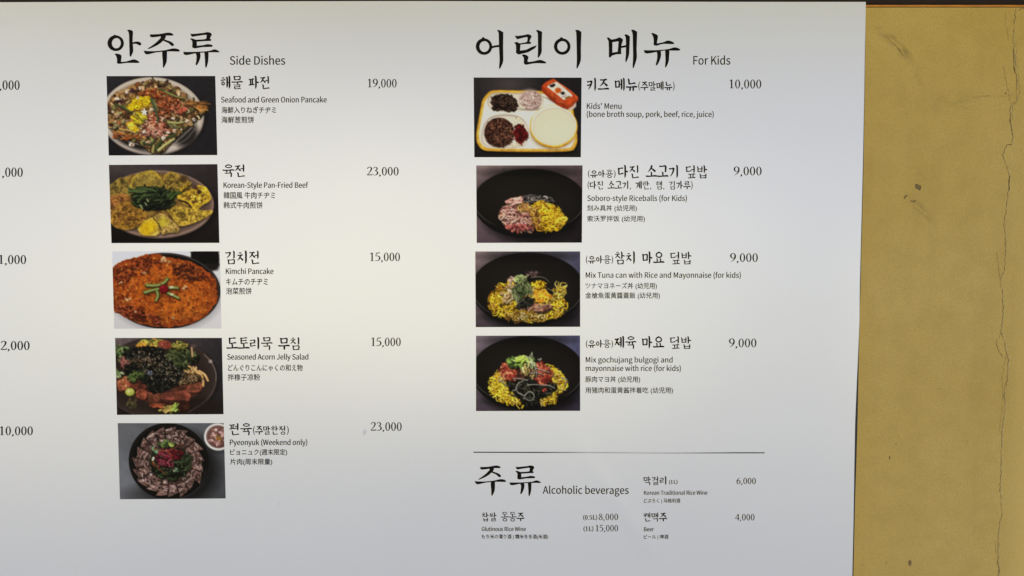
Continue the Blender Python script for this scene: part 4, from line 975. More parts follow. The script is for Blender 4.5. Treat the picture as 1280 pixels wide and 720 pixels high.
    p.strands((200, 535, 130, 24), 30, 40, 10, [(150, 70, 34), (180, 110, 54), (120, 80, 40)], .4, 10, .5)
    p.strands((800, 262, 80, 26), 34, 90, 8, [(130, 88, 46), (96, 64, 34), (160, 112, 60)], .2, 4, .35)
    p.strands((830, 300, 42, 26), 24, 50, 13, [(176, 122, 56), (150, 96, 42), (190, 140, 74)], .3, 10, .6)
    for x, y, q in [(120, 212, 22), (200, 152, 24), (318, 122, 18), (766, 392, 19), (704, 402, 22), (230, 598, 24), (500, 550, 22), (590, 480, 16), (290, 205, 13), (410, 305, 18), (340, 490, 18), (590, 380, 14), (545, 500, 14)]:
        p.lumps((x, y, 13, 9), 6, q * .35, q * .7, [(206, 192, 182), (190, 166, 152), (214, 206, 198)], .6, .06)
    p.ell(230, 602, 9, 8, (120, 84, 72), 6)
    for k in range(5):
        a = -90 + 72 * k; p.line([(345, 327), (345 + 30 * math.cos(math.radians(a)), 327 + 34 * math.sin(math.radians(a)))], 22, (226, 228, 226), 1, 5)
    p.ell(190, 330, 14, 12, (80, 60, 40), 10); p.strands((620, 330, 190, 130), 40, 30, 6, [(60, 38, 28), (44, 30, 22)], .5, dark=0)
    p.lay([(133.1, 95.1), (269.3, 95.1), (271.8, 193.9), (136, 194.4)], 'food photo of a seafood and green onion pancake with yellow egg shreds on a pale plate')

def beef_pancakes():
    p = Picture(33, 26, 952, 691)
    p.gradient((72, 64, 66), (52, 45, 48), (16, 12, 13), (30, 23, 25)); p.grain(.08, 40); p.put(p.ell_cov(300, 70, 260, 24, 60) * .35, (92, 82, 84))
    p.ell(460, 385, 470, 285, (10, 8, 9), 50, a=.8)
    p.ell(440, 367, 474, 288, (92, 74, 66)); p.ell(440, 360, 472, 284, (140, 116, 104)); p.ell(440, 356, 458, 271, (112, 91, 82), 12); p.ell(440, 356, 430, 250, (88, 70, 62), 30)
    def cake(pts, base, edge, seed, n=36):
        p.poly([(x + 5, y + 12) for x, y in pts], (34, 24, 12), 16, 6, seed, .5)
        c = p.poly(pts, p.mottled([tuple(v * .55 for v in base), base, tuple(v * 1.2 for v in base), edge, tuple(v * .8 for v in base)], 52, 5, seed), None, 8, seed)
        cx, cy = sum(q[0] for q in pts) / len(pts), sum(q[1] for q in pts) / len(pts)
        e = [(cx + (x - cx) * .86, cy + (y - cy) * .84) for x, y in pts]
        inner = p.poly_cov(e, 26, 8, seed + 1); p.put((c * (1 - inner)) * .62, edge)
        p.strands(e, n, 26, 6, [tuple(v * .6 for v in base), tuple(v * .8 for v in base), edge], .8, dark=0, var=.2)
        p.lumps(e, n // 2, 4, 10, [edge, tuple(v * 1.15 for v in base), tuple(v * .7 for v in base)], .35)
    p.poly([(20, 240), (120, 150), (300, 100), (500, 110), (700, 200), (800, 300), (760, 420), (600, 520), (400, 560), (180, 560), (20, 500)], p.mottled([(92, 66, 30), (130, 102, 44), (150, 122, 52)], 50, 4, 3), 14, 8)
    O = (186, 156, 44)
    cake([(60, 180), (130, 132), (190, 165), (230, 240), (200, 310), (60, 320), (20, 290), (20, 220)], (118, 100, 46), (150, 126, 52), 1)
    cake([(205, 220), (228, 140), (300, 92), (390, 72), (450, 110), (496, 190), (480, 238), (360, 240), (260, 245)], (142, 122, 52), O, 2, 50)
    p.ell(350, 165, 95, 62, (122, 104, 52), 60, a=.5)
    cake([(488, 150), (510, 105), (555, 86), (625, 108), (690, 145), (714, 195), (680, 240), (630, 262), (540, 255), (505, 220)], (126, 104, 44), (176, 144, 48), 3, 50)
    p.ell(665, 150, 34, 30, (62, 44, 26), 26, a=.75)
    p.strands([(700, 170), (715, 190), (650, 250), (620, 250)], 18, 34, 12, [(196, 164, 40), (170, 134, 30)], .4, -45, .5)
    cake([(20, 300), (120, 270), (210, 300), (240, 380), (130, 430), (20, 420)], (140, 92, 44), (166, 116, 52), 4, 50)
    cake([(600, 285), (690, 255), (790, 206), (850, 220), (888, 290), (880, 335), (820, 372), (745, 420), (700, 380), (640, 350)], (190, 152, 34), (206, 174, 44), 5, 70)
    p.lumps([(650, 290), (740, 260), (830, 250), (860, 310), (760, 370)], 30, 7, 15, [(120, 84, 24), (90, 60, 24), (210, 180, 60)]); p.ell(760, 226, 24, 16, (80, 54, 34), 14); p.ell(790, 260, 15, 20, (56, 38, 28), 8)
    p.line([(620, 330), (690, 355), (720, 400)], 20, (50, 32, 26), .8)
    cake([(505, 410), (600, 385), (720, 400), (830, 415), (905, 420), (870, 462), (770, 512), (660, 545), (610, 548), (560, 480)], (172, 140, 46), (192, 160, 52), 6, 70)
    p.strands((700, 455, 150, 60), 40, 18, 6, [(110, 96, 40), (96, 76, 30)], .6, dark=0)
    cake([(40, 440), (130, 345), (230, 350), (300, 400), (345, 470), (260, 545), (215, 572), (130, 578), (70, 555), (35, 510)], (138, 98, 34), (168, 128, 42), 7, 90)
    p.strands((180, 460, 130, 90), 60, 40, 8, [(176, 130, 40), (96, 62, 26), (150, 100, 44)], .6, dark=.3)
    cake([(405, 470), (470, 440), (540, 490), (610, 560), (600, 600), (530, 605), (470, 620), (440, 560)], (160, 130, 66), (176, 150, 74), 8)
    cake([(262, 570), (300, 520), (370, 478), (410, 482), (452, 540), (445, 610), (350, 632), (285, 612)], (186, 154, 46), (200, 172, 80), 9)
    p.ell(350, 562, 74, 54, (208, 168, 8), 34, rot=-30); p.ell(480, 515, 46, 40, (184, 168, 34), 30, a=.7); p.line([(395, 478), (440, 530), (452, 575)], 9, (60, 44, 22), .8)
    G = [(28, 40, 22), (42, 58, 30), (62, 80, 42), (18, 26, 15), (36, 48, 30), (76, 92, 56), (14, 20, 12)]
    p.ell(400, 315, 180, 95, (20, 26, 14), 40, a=.85)
    p.strands((395, 312, 160, 84), 150, 92, 13, G, .4, dark=.65, glint=.3)
    p.strands((420, 300, 135, 74), 50, 108, 12, G, .3, -32, .5, dark=.65, glint=.3)
    p.strands((300, 240, 80, 20), 12, 110, 15, [(70, 88, 50), (46, 62, 32)], .2, 6, .3, glint=.3); p.strands((570, 280, 30, 24), 8, 80, 15, [(66, 88, 40), (82, 102, 48)], .3, -40, .5)
    for x, y in [(285, 365), (296, 380), (345, 318), (330, 350)]: p.line([(x, y), (x + 12, y + 20)], 10, (168, 180, 130), .8)
    p.lay([(136.2, 206.1), (271.9, 205.2), (274.5, 303.6), (139.6, 303.9)], 'food photo of egg battered beef slices round a heap of green chives on a brown plate')

def kimchi_pancake():
    p = Picture(32, 28, 944, 683)
    p.gradient((226, 226, 230), (214, 214, 218), (186, 188, 194), (196, 198, 204))
    p.ell(480, 395, 478, 310, (120, 120, 126), 60, a=.6)
    for (xa, ya, xb, yb, c, s) in [(706, 60, 930, 190, (60, 60, 64), 30), (700, 30, 935, 140, (7, 6, 6), None)]:
        p.poly([(xa, ya + 20), (xa + 14, ya), (xb - 14, ya), (xb, ya + 16), (xb, yb - 14), (xb - 40, yb), (xa + 50, yb), (xa + 4, yb - 24)], c, s)
    p.poly([(760, 130), (930, 130), (930, 160), (890, 190), (800, 170)], (28, 25, 26), 16)
    p.ell(470, 362, 474, 322, (30, 25, 26)); p.ell(468, 356, 466, 314, (62, 56, 58), 6); p.ell(466, 360, 458, 306, (24, 18, 16))
    R = [(20, 180), (60, 135), (140, 105), (230, 80), (330, 55), (390, 50), (460, 66), (560, 84), (680, 110), (770, 160), (850, 210), (900, 260), (918, 340), (916, 430), (880, 500), (800, 580), (700, 635), (560, 664), (430, 668), (300, 650), (180, 610), (80, 560), (25, 500)]
    cov = p.poly(R, p.mottled([(112, 42, 14), (160, 66, 18), (196, 92, 20), (214, 112, 26), (176, 74, 18), (204, 120, 48)], 40, 5, 4), None, 12, 3)
    mid = p.ell_cov(520, 350, 330, 190, 200, 12); p.put(cov * mid * .55, p.mottled([(190, 92, 14), (222, 124, 22), (208, 106, 16)], 22, 4, 8))
    low = p.ell_cov(600, 560, 300, 70, 90, -10); p.put(cov * low * .5, (214, 126, 22))
    edge = cov * (1 - p.ell_cov(470, 358, 400, 250, 120)); p.put(edge * .5, p.mottled([(96, 34, 14), (150, 62, 24), (124, 46, 16)], 34, 4, 12))
    E2 = [(470 + (x - 470) * .95, 358 + (y - 358) * .95) for x, y in R]
    p.lumps(E2, 420, 5, 12, [(206, 112, 24), (180, 80, 18), (224, 134, 40), (140, 54, 16), (196, 96, 40)], .45)
    p.strands(E2, 260, 22, 6, [(226, 140, 50), (150, 58, 18), (206, 104, 22), (108, 38, 14)], .7, dark=.3)
    p.strands([(60, 150), (340, 70), (420, 120), (200, 260), (60, 330)], 60, 50, 14, [(150, 64, 26), (120, 44, 18), (180, 88, 40)], .6, dark=.5)
    p.strands([(540, 130), (700, 150), (850, 250), (700, 280), (560, 240)], 60, 44, 13, [(156, 66, 28), (116, 44, 20), (190, 104, 56), (84, 34, 20)], .6, dark=.5)
    p.strands([(50, 480), (200, 500), (430, 600), (430, 655), (200, 600), (70, 560)], 80, 40, 12, [(176, 80, 44), (130, 50, 22), (200, 100, 60), (96, 36, 18)], .6, dark=.5)
    for x, y, w in [(470, 105, 60), (510, 120, 36), (150, 435, 50), (290, 210, 34), (540, 590, 34), (640, 335, 44), (100, 295, 34), (210, 540, 26)]:
        p.lumps((x, y, w * .6, w * .3), 5, w * .14, w * .3, [(216, 162, 110), (204, 140, 84), (224, 184, 140)], .4)
    p.ell(460, 362, 150, 80, (96, 40, 10), 70, a=.35)
    for L in [[(495, 262), (470, 290), (438, 308)], [(318, 314), (375, 318), (432, 310)], [(300, 376), (360, 358), (418, 344)], [(404, 368), (412, 405), (392, 446)], [(505, 338), (545, 335), (584, 338)], [(490, 378), (540, 400), (588, 424)]]:
        p.line([(x + 3, y + 8) for x, y in L], 32, (70, 30, 8), .7)
        p.line(L, 30, (74, 104, 34), 1, 20); p.line([(x - 1, y - 4) for x, y in L], 16, (138, 160, 72), 1, 10); p.line([(x, y + 2) for x, y in L], 7, (206, 206, 150), .75)
    p.ell(530, 330, 18, 10, (222, 218, 180), 8); p.ell(530, 392, 16, 10, (222, 218, 180), 8)
    p.ell(466, 350, 40, 36, (70, 8, 12), 10); p.ell(463, 344, 35, 32, (158, 16, 30), 8); p.lumps((460, 338, 24, 20), 10, 5, 9, [(190, 36, 50), (130, 10, 24)], .4)
    p.shade(cov, .86)
    p.lay([(140.5, 314.3), (275, 314), (277, 410.5), (142.9, 410.9)], 'food photo of an orange red kimchi pancake with green pepper slices on a white ground')

def acorn_jelly():
    p = Picture(34, 36, 942, 687)
    p.gradient((104, 92, 92), (50, 46, 50), (34, 28, 28), (34, 32, 36)); p.grain(.10, 24)
    p.ell(410, 385, 492, 348, (16, 13, 13), 40, a=.7)
    p.ell(400, 375, 492, 350, (74, 60, 55)); p.ell(398, 372, 486, 344, (58, 46, 42), 8); p.ell(390, 380, 430, 290, (46, 35, 31), 60); p.ell(640, 620, 260, 90, (36, 26, 23), 60)
    p.line([(790, 180), (850, 245), (884, 330), (884, 400)], 7, (150, 136, 132), .75, soft=8); p.line([(884, 400), (850, 500), (770, 590), (640, 670)], 6, (112, 92, 86), .7, soft=8); p.ell(842, 236, 16, 14, (176, 162, 158), 14, a=.8); p.ell(700, 105, 22, 16, (110, 98, 94), 24, a=.6)
    p.strands((590, 190, 130, 100), 90, 60, 22, [(46, 58, 30), (70, 80, 42), (32, 42, 24), (92, 98, 58), (24, 32, 20), (62, 62, 40)], .7, dark=.6, glint=.3)
    p.strands((340, 85, 90, 34), 34, 50, 18, [(158, 150, 56), (130, 128, 46), (180, 140, 56), (96, 96, 40)], .6, dark=.5, glint=.3); p.strands((585, 95, 60, 26), 20, 44, 16, [(170, 150, 70), (130, 130, 50)], .6)
    p.strands((260, 105, 40, 20), 14, 44, 14, [(214, 160, 60), (190, 130, 40)], .4)
    p.poly([(405, 60), (470, 58), (512, 90), (500, 128), (430, 122), (398, 96)], (140, 70, 50), None, 5); p.lumps((455, 92, 44, 22), 14, 6, 14, [(160, 88, 64), (120, 54, 40)])
    p.line([(684, 120), (688, 195)], 14, (196, 150, 110), .9)
    p.strands((80, 170, 60, 60), 30, 50, 22, [(78, 98, 56), (52, 68, 36), (108, 124, 76)], .6, dark=.6, glint=.3); p.strands((50, 350, 30, 40), 12, 40, 20, [(110, 130, 80), (150, 160, 120)], .5)
    p.poly([(30, 380), (160, 360), (340, 400), (560, 400), (760, 410), (750, 490), (650, 560), (520, 600), (330, 590), (210, 545), (60, 480)], p.mottled([(40, 24, 18), (74, 42, 30), (96, 54, 38)], 40, 4, 9), 10, 8)
    def slab(pts, top, low):
        p.poly([(x + 4, y + 16) for x, y in pts], (30, 16, 12), 10, 4, 1, .8); p.poly([(x, y + 10) for x, y in pts], low, None, 4, 2); c = p.poly(pts, p.mottled([tuple(v * .75 for v in top), top, tuple(v * 1.25 for v in top)], 40, 4, 6), None, 4, 2)
        p.strands(pts, 14, 24, 5, [tuple(v * 1.45 for v in top), tuple(v * .7 for v in top)], .5, dark=0)
    slab([(40, 400), (130, 360), (160, 440), (60, 480)], (140, 80, 52), (90, 46, 30)); p.lumps((95, 420, 50, 34), 16, 5, 12, [(196, 130, 90), (166, 96, 60)])
    slab([(150, 410), (260, 415), (280, 465), (170, 465)], (96, 48, 34), (60, 30, 22))
    slab([(195, 500), (230, 465), (290, 490), (282, 550), (215, 540)], (136, 72, 50), (86, 42, 30))
    slab([(300, 500), (395, 495), (395, 590), (320, 580)], (112, 64, 44), (70, 36, 26))
    slab([(410, 510), (540, 490), (650, 485), (655, 565), (520, 575), (420, 560)], (122, 64, 48), (74, 38, 30)); slab([(395, 565), (520, 560), (640, 575), (640, 640), (420, 640)], (66, 34, 26), (50, 26, 20)); slab([(640, 440), (765, 415), (745, 490), (650, 492)], (132, 74, 52), (84, 42, 30))
    p.strands((700, 335, 70, 40), 22, 80, 13, [(176, 136, 84), (140, 100, 58), (196, 160, 104)], .5, 40, .5)
    for L in [[(745, 320), (790, 350), (816, 400)], [(755, 370), (775, 400), (775, 445)], [(690, 330), (740, 335), (770, 370)]]: p.line([(x + 3, y + 6) for x, y in L], 22, (40, 26, 16), .6); p.line(L, 22, (192, 150, 92), 1, 18); p.line([(x - 3, y - 3) for x, y in L], 6, (224, 190, 140), .6)
    p.strands((640, 380, 110, 50), 50, 40, 12, [(110, 80, 44), (80, 66, 34), (60, 48, 28)], .5)
    S = [(80, 200), (170, 130), (320, 110), (430, 130), (470, 220), (560, 290), (600, 350), (530, 440), (420, 500), (320, 490), (280, 420), (220, 370), (110, 330)]
    p.poly(S, (20, 20, 19), None, 16, 5); p.strands(S, 330, 40, 12, [(18, 18, 17), (34, 36, 30), (48, 52, 42), (12, 12, 12), (60, 60, 50), (26, 30, 24)], .8, dark=.6, glint=.14)
    p.strands((250, 240, 120, 40), 50, 40, 10, [(96, 80, 60), (64, 54, 42), (120, 102, 80), (30, 28, 26)], .6); p.strands((100, 250, 30, 50), 14, 36, 16, [(150, 96, 86), (120, 74, 66)], .4)
    p.strands((200, 360, 70, 40), 26, 40, 18, [(66, 84, 38), (48, 62, 30), (92, 110, 54), (36, 40, 24)], .6, glint=.3)
    for (x, y) in p.spots((400, 290, 150, 110), 90) + p.spots((600, 380, 130, 50), 60) + p.spots((330, 170, 160, 50), 30): p.line([(x, y), (x + p.r.uniform(-8, 8), y + p.r.uniform(-6, 6))], 6, [(206, 188, 160), (170, 144, 116), (150, 130, 96)][p.r.randint(3)], .85)
    p.lumps((320, 335, 30, 18), 6, 7, 13, [(120, 132, 150), (90, 96, 110)]); p.ell(150, 497, 42, 36, (70, 80, 20), 8); p.ell(148, 492, 38, 32, (166, 174, 72), 8); p.ell(140, 484, 18, 14, (206, 210, 130), 14)
    p.strands((470, 640, 70, 24), 30, 50, 16, [(150, 140, 60), (120, 110, 44), (180, 150, 80)], .5, glint=.3); p.strands((535, 630, 22, 30), 12, 40, 16, [(130, 160, 60), (160, 186, 80)], .4, -70, .5); p.strands((380, 612, 40, 16), 14, 50, 12, [(160, 82, 50), (120, 60, 40)], .3, 5, .4)
    p.strands((170, 590, 60, 40), 30, 34, 6, [(96, 96, 56), (70, 66, 40), (120, 96, 60)], .6, dark=.2)
    p.lay([(144, 422.4), (277.7, 422.2), (279.6, 517.6), (146.2, 518.6)], 'food photo of brown acorn jelly slabs with black seaweed and lettuce on a dark plate')

def boiled_pork():
    p = Picture(32, 33, 930, 675)
    p.gradient((96, 99, 104), (92, 95, 100), (100, 104, 110), (70, 73, 78)); p.grain(.06, 60); p.put(p.ell_cov(60, 500, 130, 200, 160) * .5, (116, 120, 128))
    p.ell(540, 420, 340, 320, (22, 22, 24), 120, a=.85); p.ell(300, 640, 220, 80, (40, 40, 42), 80, a=.5)
    p.ell(455, 355, 338, 322, (14, 12, 12)); p.ell(455, 352, 326, 310, (30, 27, 27), 6); p.ell(458, 356, 316, 300, (16, 13, 13), 8); p.line([(770, 440), (720, 560), (640, 630), (560, 666)], 5, (86, 84, 86), .7, soft=7)
    r = p.r; n = 19
    for k in range(n):
        a0 = math.radians(-95 + 360 * k / n); a1 = math.radians(-95 + 360 * (k + .93) / n); ri, ro = 120, 288 + r.uniform(-12, 14)
        cx, cy = 458, 362; q = lambda a, R: (cx + R * math.cos(a), cy + R * .98 * math.sin(a))
        pts = [q(a0, ri), q(a0, ro * .95), q((a0 + a1) / 2, ro), q(a1, ro * 1.05), q(a1, ri)]
        b = np.array((128, 96, 86)) * r.uniform(.85, 1.08)
        dense = [pts[i] if f == 0 else ((pts[i][0] * (3 - f) + pts[(i + 1) % 5][0] * f) / 3, (pts[i][1] * (3 - f) + pts[(i + 1) % 5][1] * f) / 3) for i in range(5) for f in range(3)]
        p.poly([(x + 5, y + 8) for x, y in dense], (20, 14, 13), 8, a=.8)
        p.poly(pts, p.mottled([tuple(b * .45), tuple(b * .9), tuple(b * 1.1), tuple(b * .6)], 26, 4, k), None, 2, k, sharp=True)
        ins = [(sum(x for x, _ in pts) / 5 + (x - sum(x for x, _ in pts) / 5) * .86, sum(y for _, y in pts) / 5 + (y - sum(y for _, y in pts) / 5) * .86) for x, y in pts]
        tan = math.degrees((a0 + a1) / 2) + 90
        p.strands(ins, 26, 40, 6.5, [(176, 148, 140), (200, 176, 168), (70, 48, 46), (150, 120, 112), (84, 58, 54), (56, 38, 36)], .5, tan, .5, dark=.45, var=.1)
        if 8 < k < 13: p.lumps(ins, 3, 7, 14, [(186, 166, 162), (170, 146, 142), (120, 94, 90)], .4)
        p.line([q(a1, ri), q((a1), ro)], 8, (26, 17, 16), .9); p.line([pts[1], pts[2], pts[3]], 5, (170, 146, 138), .55)
    p.ell(470, 365, 168, 150, (26, 26, 22), 40)
    p.strands((470, 370, 160, 140), 170, 46, 13, [(34, 46, 28), (50, 66, 38), (24, 30, 20), (66, 82, 50), (20, 22, 18)], .7, dark=.6)
    p.strands((425, 330, 80, 80), 110, 40, 10, [(104, 22, 42), (134, 42, 62), (72, 12, 28), (92, 20, 34), (150, 62, 78), (48, 14, 22)], .8, dark=.5, glint=.2); p.strands((520, 290, 60, 40), 40, 40, 10, [(96, 20, 30), (70, 14, 24), (120, 30, 40)], .8)
    p.strands((450, 205, 70, 24), 26, 30, 18, [(92, 116, 66), (66, 88, 48), (126, 138, 66), (50, 66, 38)], .6, glint=.2); p.lumps((335, 265, 30, 24), 8, 8, 16, [(112, 156, 116), (80, 118, 80)]); p.lumps((325, 335, 14, 10), 3, 8, 12, [(200, 206, 186)])
    for L in [[(330, 250), (420, 272), (500, 248), (575, 208)], [(318, 355), (360, 410), (432, 468)], [(450, 275), (478, 300), (485, 345)], [(316, 360), (322, 385), (330, 400)]]: p.line([(x + 2, y + 4) for x, y in L], 8, (40, 20, 14), .6); p.line(L, 7, (176, 88, 50), .9, 4)
    for (x, y) in p.spots((450, 340, 110, 110), 40): p.line([(x, y), (x + p.r.uniform(-6, 6), y + 4)], 5, (176, 150, 140), .7)
    p.lumps((510, 435, 30, 18), 6, 6, 12, [(96, 116, 90), (120, 136, 110)]); p.strands((600, 370, 50, 60), 30, 60, 8, [(46, 60, 36), (70, 84, 52)], .4, -50, .6)
    p.ell(890, 170, 126, 116, (40, 42, 46), 40, a=.7); p.ell(880, 152, 120, 116, (150, 150, 150)); p.ell(879, 149, 117, 113, (206, 206, 204), 4); p.ell(880, 149, 102, 98, (120, 100, 94), 6); p.ell(884, 153, 96, 92, (104, 74, 68), 8)
    p.lumps((880, 150, 82, 78), 60, 8, 20, [(160, 124, 118), (132, 96, 90), (184, 152, 146), (104, 70, 64), (120, 84, 60)]); p.lumps((885, 155, 22, 18), 8, 6, 12, [(140, 116, 40), (96, 90, 36), (150, 80, 30)])
    p.lay([(147.2, 528.9), (279.8, 528.7), (282.1, 623), (150.2, 623.9)], 'food photo of sliced boiled pork fanned in a ring on a black plate, small sauce bowl beside')

def kids_tray():
    p = Picture(30, 20, 941, 697)
    p.gradient((52, 48, 52), (34, 31, 35), (30, 27, 30), (36, 33, 36)); p.grain(.1, 14); p.put(p.ell_cov(340, 80, 150, 90, 150) * .6, (88, 82, 86))
    T = [(150, 150), (205, 128), (400, 130), (600, 134), (760, 170), (860, 250), (888, 400), (910, 530), (895, 610), (830, 648), (500, 652), (200, 648), (105, 636), (56, 580), (50, 490), (78, 330), (104, 210)]
    p.poly([(x + 4, y + 16) for x, y in T], (10, 9, 10), 26, a=.9); p.poly(T, (192, 138, 30)); p.poly([(470 + (x - 470) * .985, 385 + (y - 385) * .975) for x, y in T], (212, 162, 54), 8)
    p.poly([(480 + (x - 480) * .945, 385 + (y - 385) * .91) for x, y in T], (206, 200, 190), 6); p.poly([(482 + (x - 482) * .925, 384 + (y - 384) * .885) for x, y in T], (226, 221, 212), 10)
    p.line([(120, 620), (300, 645), (700, 647), (880, 625)], 9, (186, 132, 40), .7, soft=10)
    def well(pts): p.poly(pts, (164, 156, 148), 8); p.poly([(sum(q[0] for q in pts) / len(pts) + (x - sum(q[0] for q in pts) / len(pts)) * .97 + 3, sum(q[1] for q in pts) / len(pts) + (y - sum(q[1] for q in pts) / len(pts)) * .93 + 6) for x, y in pts], (206, 200, 190), 14)
    well([(150, 190), (200, 152), (400, 152), (580, 158), (620, 200), (612, 260), (580, 296), (300, 300), (190, 296), (145, 250)])
    well([(110, 420), (170, 355), (280, 332), (400, 345), (470, 400), (496, 480), (480, 570), (430, 612), (200, 616), (110, 590), (88, 520)])
    M = [(172, 232), (205, 175), (280, 160), (350, 178), (385, 205), (392, 245), (412, 255), (385, 262), (390, 296), (290, 300), (190, 292), (195, 245)]
    p.poly([(x, y + 8) for x, y in M], (90, 80, 72), 12, a=.7); p.poly(M, (40, 26, 22), None, 7); p.strands(M, 170, 34, 10, [(38, 24, 20), (66, 44, 36), (26, 16, 14), (92, 66, 54), (54, 34, 26)], .6, dark=.6, glint=.15)
    for (x, y) in p.spots((300, 225, 80, 50), 24): p.line([(x, y), (x + 6, y - 2)], 5, (150, 130, 110), .6)
    p.ell(512, 288, 100, 14, (120, 110, 104), 14, a=.7); p.ell(510, 214, 95, 86, (146, 122, 118), 5); p.ell(502, 198, 82, 70, (192, 172, 168), 50)
    p.lumps((510, 212, 86, 78), 210, 5, 9, [(198, 178, 172), (176, 152, 146), (210, 194, 188), (150, 118, 116), (186, 162, 156)], .3)
    for (x, y) in p.spots((510, 212, 84, 74), 26): p.line([(x, y), (x + 5, y + 3)], 7, (110, 70, 78), .75)
    p.lumps([(420, 280), (480, 290), (400, 240)], 10, 6, 10, [(206, 198, 180)])
    p.lumps((395, 420, 40, 60), 24, 6, 11, [(222, 208, 176), (206, 190, 160), (190, 170, 140)], .3); p.lumps((385, 590, 50, 24), 18, 6, 11, [(222, 208, 176), (200, 182, 150)], .3)
    p.ell(246, 500, 128, 118, (60, 40, 34), 16, a=.7); p.ell(244, 486, 126, 124, (66, 34, 26), 6); p.strands((244, 486, 118, 116), 300, 34, 9, [(82, 44, 34), (112, 68, 50), (52, 26, 20), (136, 92, 68), (96, 54, 40), (44, 22, 18)], .7, dark=.5, glint=.12)
    for (x, y) in p.spots((265, 480, 90, 90), 40): p.line([(x, y), (x + p.r.uniform(-7, 7), y + 5)], 5, (176, 140, 110), .6)
    K = [(378, 455), (415, 418), (450, 440), (478, 500), (462, 550), (425, 580), (388, 555), (372, 500)]
    p.poly([(x + 4, y + 7) for x, y in K], (120, 90, 80), 12, a=.6); p.poly(K, (88, 12, 14), None, 6); p.strands(K, 60, 34, 12, [(104, 16, 18), (76, 8, 10), (126, 26, 24), (58, 8, 10)], .6, dark=.5, glint=.15)
    p.poly([(790, 250), (870, 240), (900, 262), (860, 290), (800, 280)], (170, 150, 140), 10)
    p.ell(700, 490, 190, 140, (120, 108, 90), 40, a=.8); p.ell(708, 440, 203, 182, (168, 116, 22)); p.ell(707, 434, 201, 178, (222, 168, 46), 6); p.ell(707, 430, 192, 168, (236, 230, 220), 5); p.ell(709, 436, 182, 160, (190, 182, 166), 8); p.ell(710, 440, 174, 153, (206, 203, 180), 10); p.ell(730, 470, 120, 90, (212, 208, 184), 90)
    p.line([(530, 350), (600, 286), (700, 262), (800, 278)], 7, (242, 238, 230), .7, soft=9)
    p.poly([(620, 185), (650, 200), (800, 285), (880, 280), (905, 230), (860, 250)], (30, 26, 26), 20, a=.7)
    p.poly([(604, 92), (606, 130), (640, 172), (720, 240), (800, 284), (812, 252), (760, 215), (680, 150), (640, 96)], (150, 50, 18), None); p.poly([(800, 284), (812, 250), (905, 200), (908, 222), (870, 262), (830, 290)], (150, 62, 30), None); p.poly([(830, 288), (870, 262), (895, 232), (890, 270), (850, 300)], (190, 180, 176), None)
    p.poly([(606, 92), (630, 66), (690, 34), (712, 34), (740, 56), (850, 130), (908, 182), (906, 204), (870, 230), (815, 254), (790, 240), (700, 170), (640, 118)], (192, 72, 26), None); p.strands([(610, 110), (700, 190), (800, 270), (800, 250), (690, 150)], 26, 40, 8, [(130, 40, 14), (176, 66, 24), (196, 86, 40)], .3, 40, .4, dark=.2)
    p.poly([(650, 100), (664, 84), (722, 58), (740, 64), (800, 112), (860, 166), (858, 180), (800, 208), (782, 204), (720, 152)], (214, 208, 202), None)
    p.line([(640, 112), (700, 168), (790, 236)], 4, (232, 130, 70), .7); p.line([(712, 40), (850, 136), (900, 184)], 4, (236, 140, 80), .6)
    for k in range(4): p.line([(728 + k * 14, 96 + k * 10), (748 + k * 14, 86 + k * 10)], 3, (120, 112, 110), .6)
    p.ell(742, 130, 28, 24, (206, 96, 30), 5); p.poly([(668, 88), (712, 70), (716, 92), (690, 104)], (40, 34, 36), None, 4); p.poly([(760, 150), (786, 138), (804, 158), (780, 168)], (46, 44, 46), None, 4); p.poly([(800, 192), (838, 176), (846, 186), (810, 204)], (120, 90, 40), None); p.line([(776, 188), (816, 172)], 6, (90, 84, 84), .8)
    p.lay([(592.1, 97), (727, 97), (726, 196.6), (592.9, 196.6)], 'food photo of a white and yellow divided tray with soup bowl, rice ball and orange drink carton')

def bowl(p, tl, tr, bl, br, cx=487, top=62, front=602, foot=648):
    p.gradient(tl, tr, bl, br); p.grain(.07, 40); p.grain(.05, 4, 9)
    cy, ry = (top + front) / 2, (front - top) / 2
    p.ell(cx + 40, cy + 110, 440, ry - 10, (22, 18, 20), 70, a=.75)
    p.ell(cx, cy + (foot - front) * .55, 470, ry + (foot - front) * .5, (13, 11, 11), 5)
    p.ell(cx, cy, 476, ry, (15, 13, 12)); rim = p.ell_cov(cx, cy, 474, ry - 1, 4) - p.ell_cov(cx, cy - 5, 468, ry - 6, 7)
    p.put(rim * np.clip((p.Y - cy) / 300 + .2, .08, .4), (84, 80, 78)); p.put(rim * np.clip((np.abs(p.X - cx) - 300) / 300, 0, .5), (150, 144, 142))
    p.ell(cx, cy - 2, 464, ry - 8, (24, 21, 19), 8); p.ell(cx - 60, cy - 60, 330, ry * .55, (33, 29, 26), 160, a=.9); p.ell(cx, top + 30, 330, 40, (16, 14, 13), 50, a=.7)
    p.ell(cx + 300, cy + 40, 110, 120, (34, 31, 30), 100, a=.7)
YEL = [(226, 186, 20), (246, 212, 40), (196, 148, 12), (160, 112, 14), (236, 198, 30)]

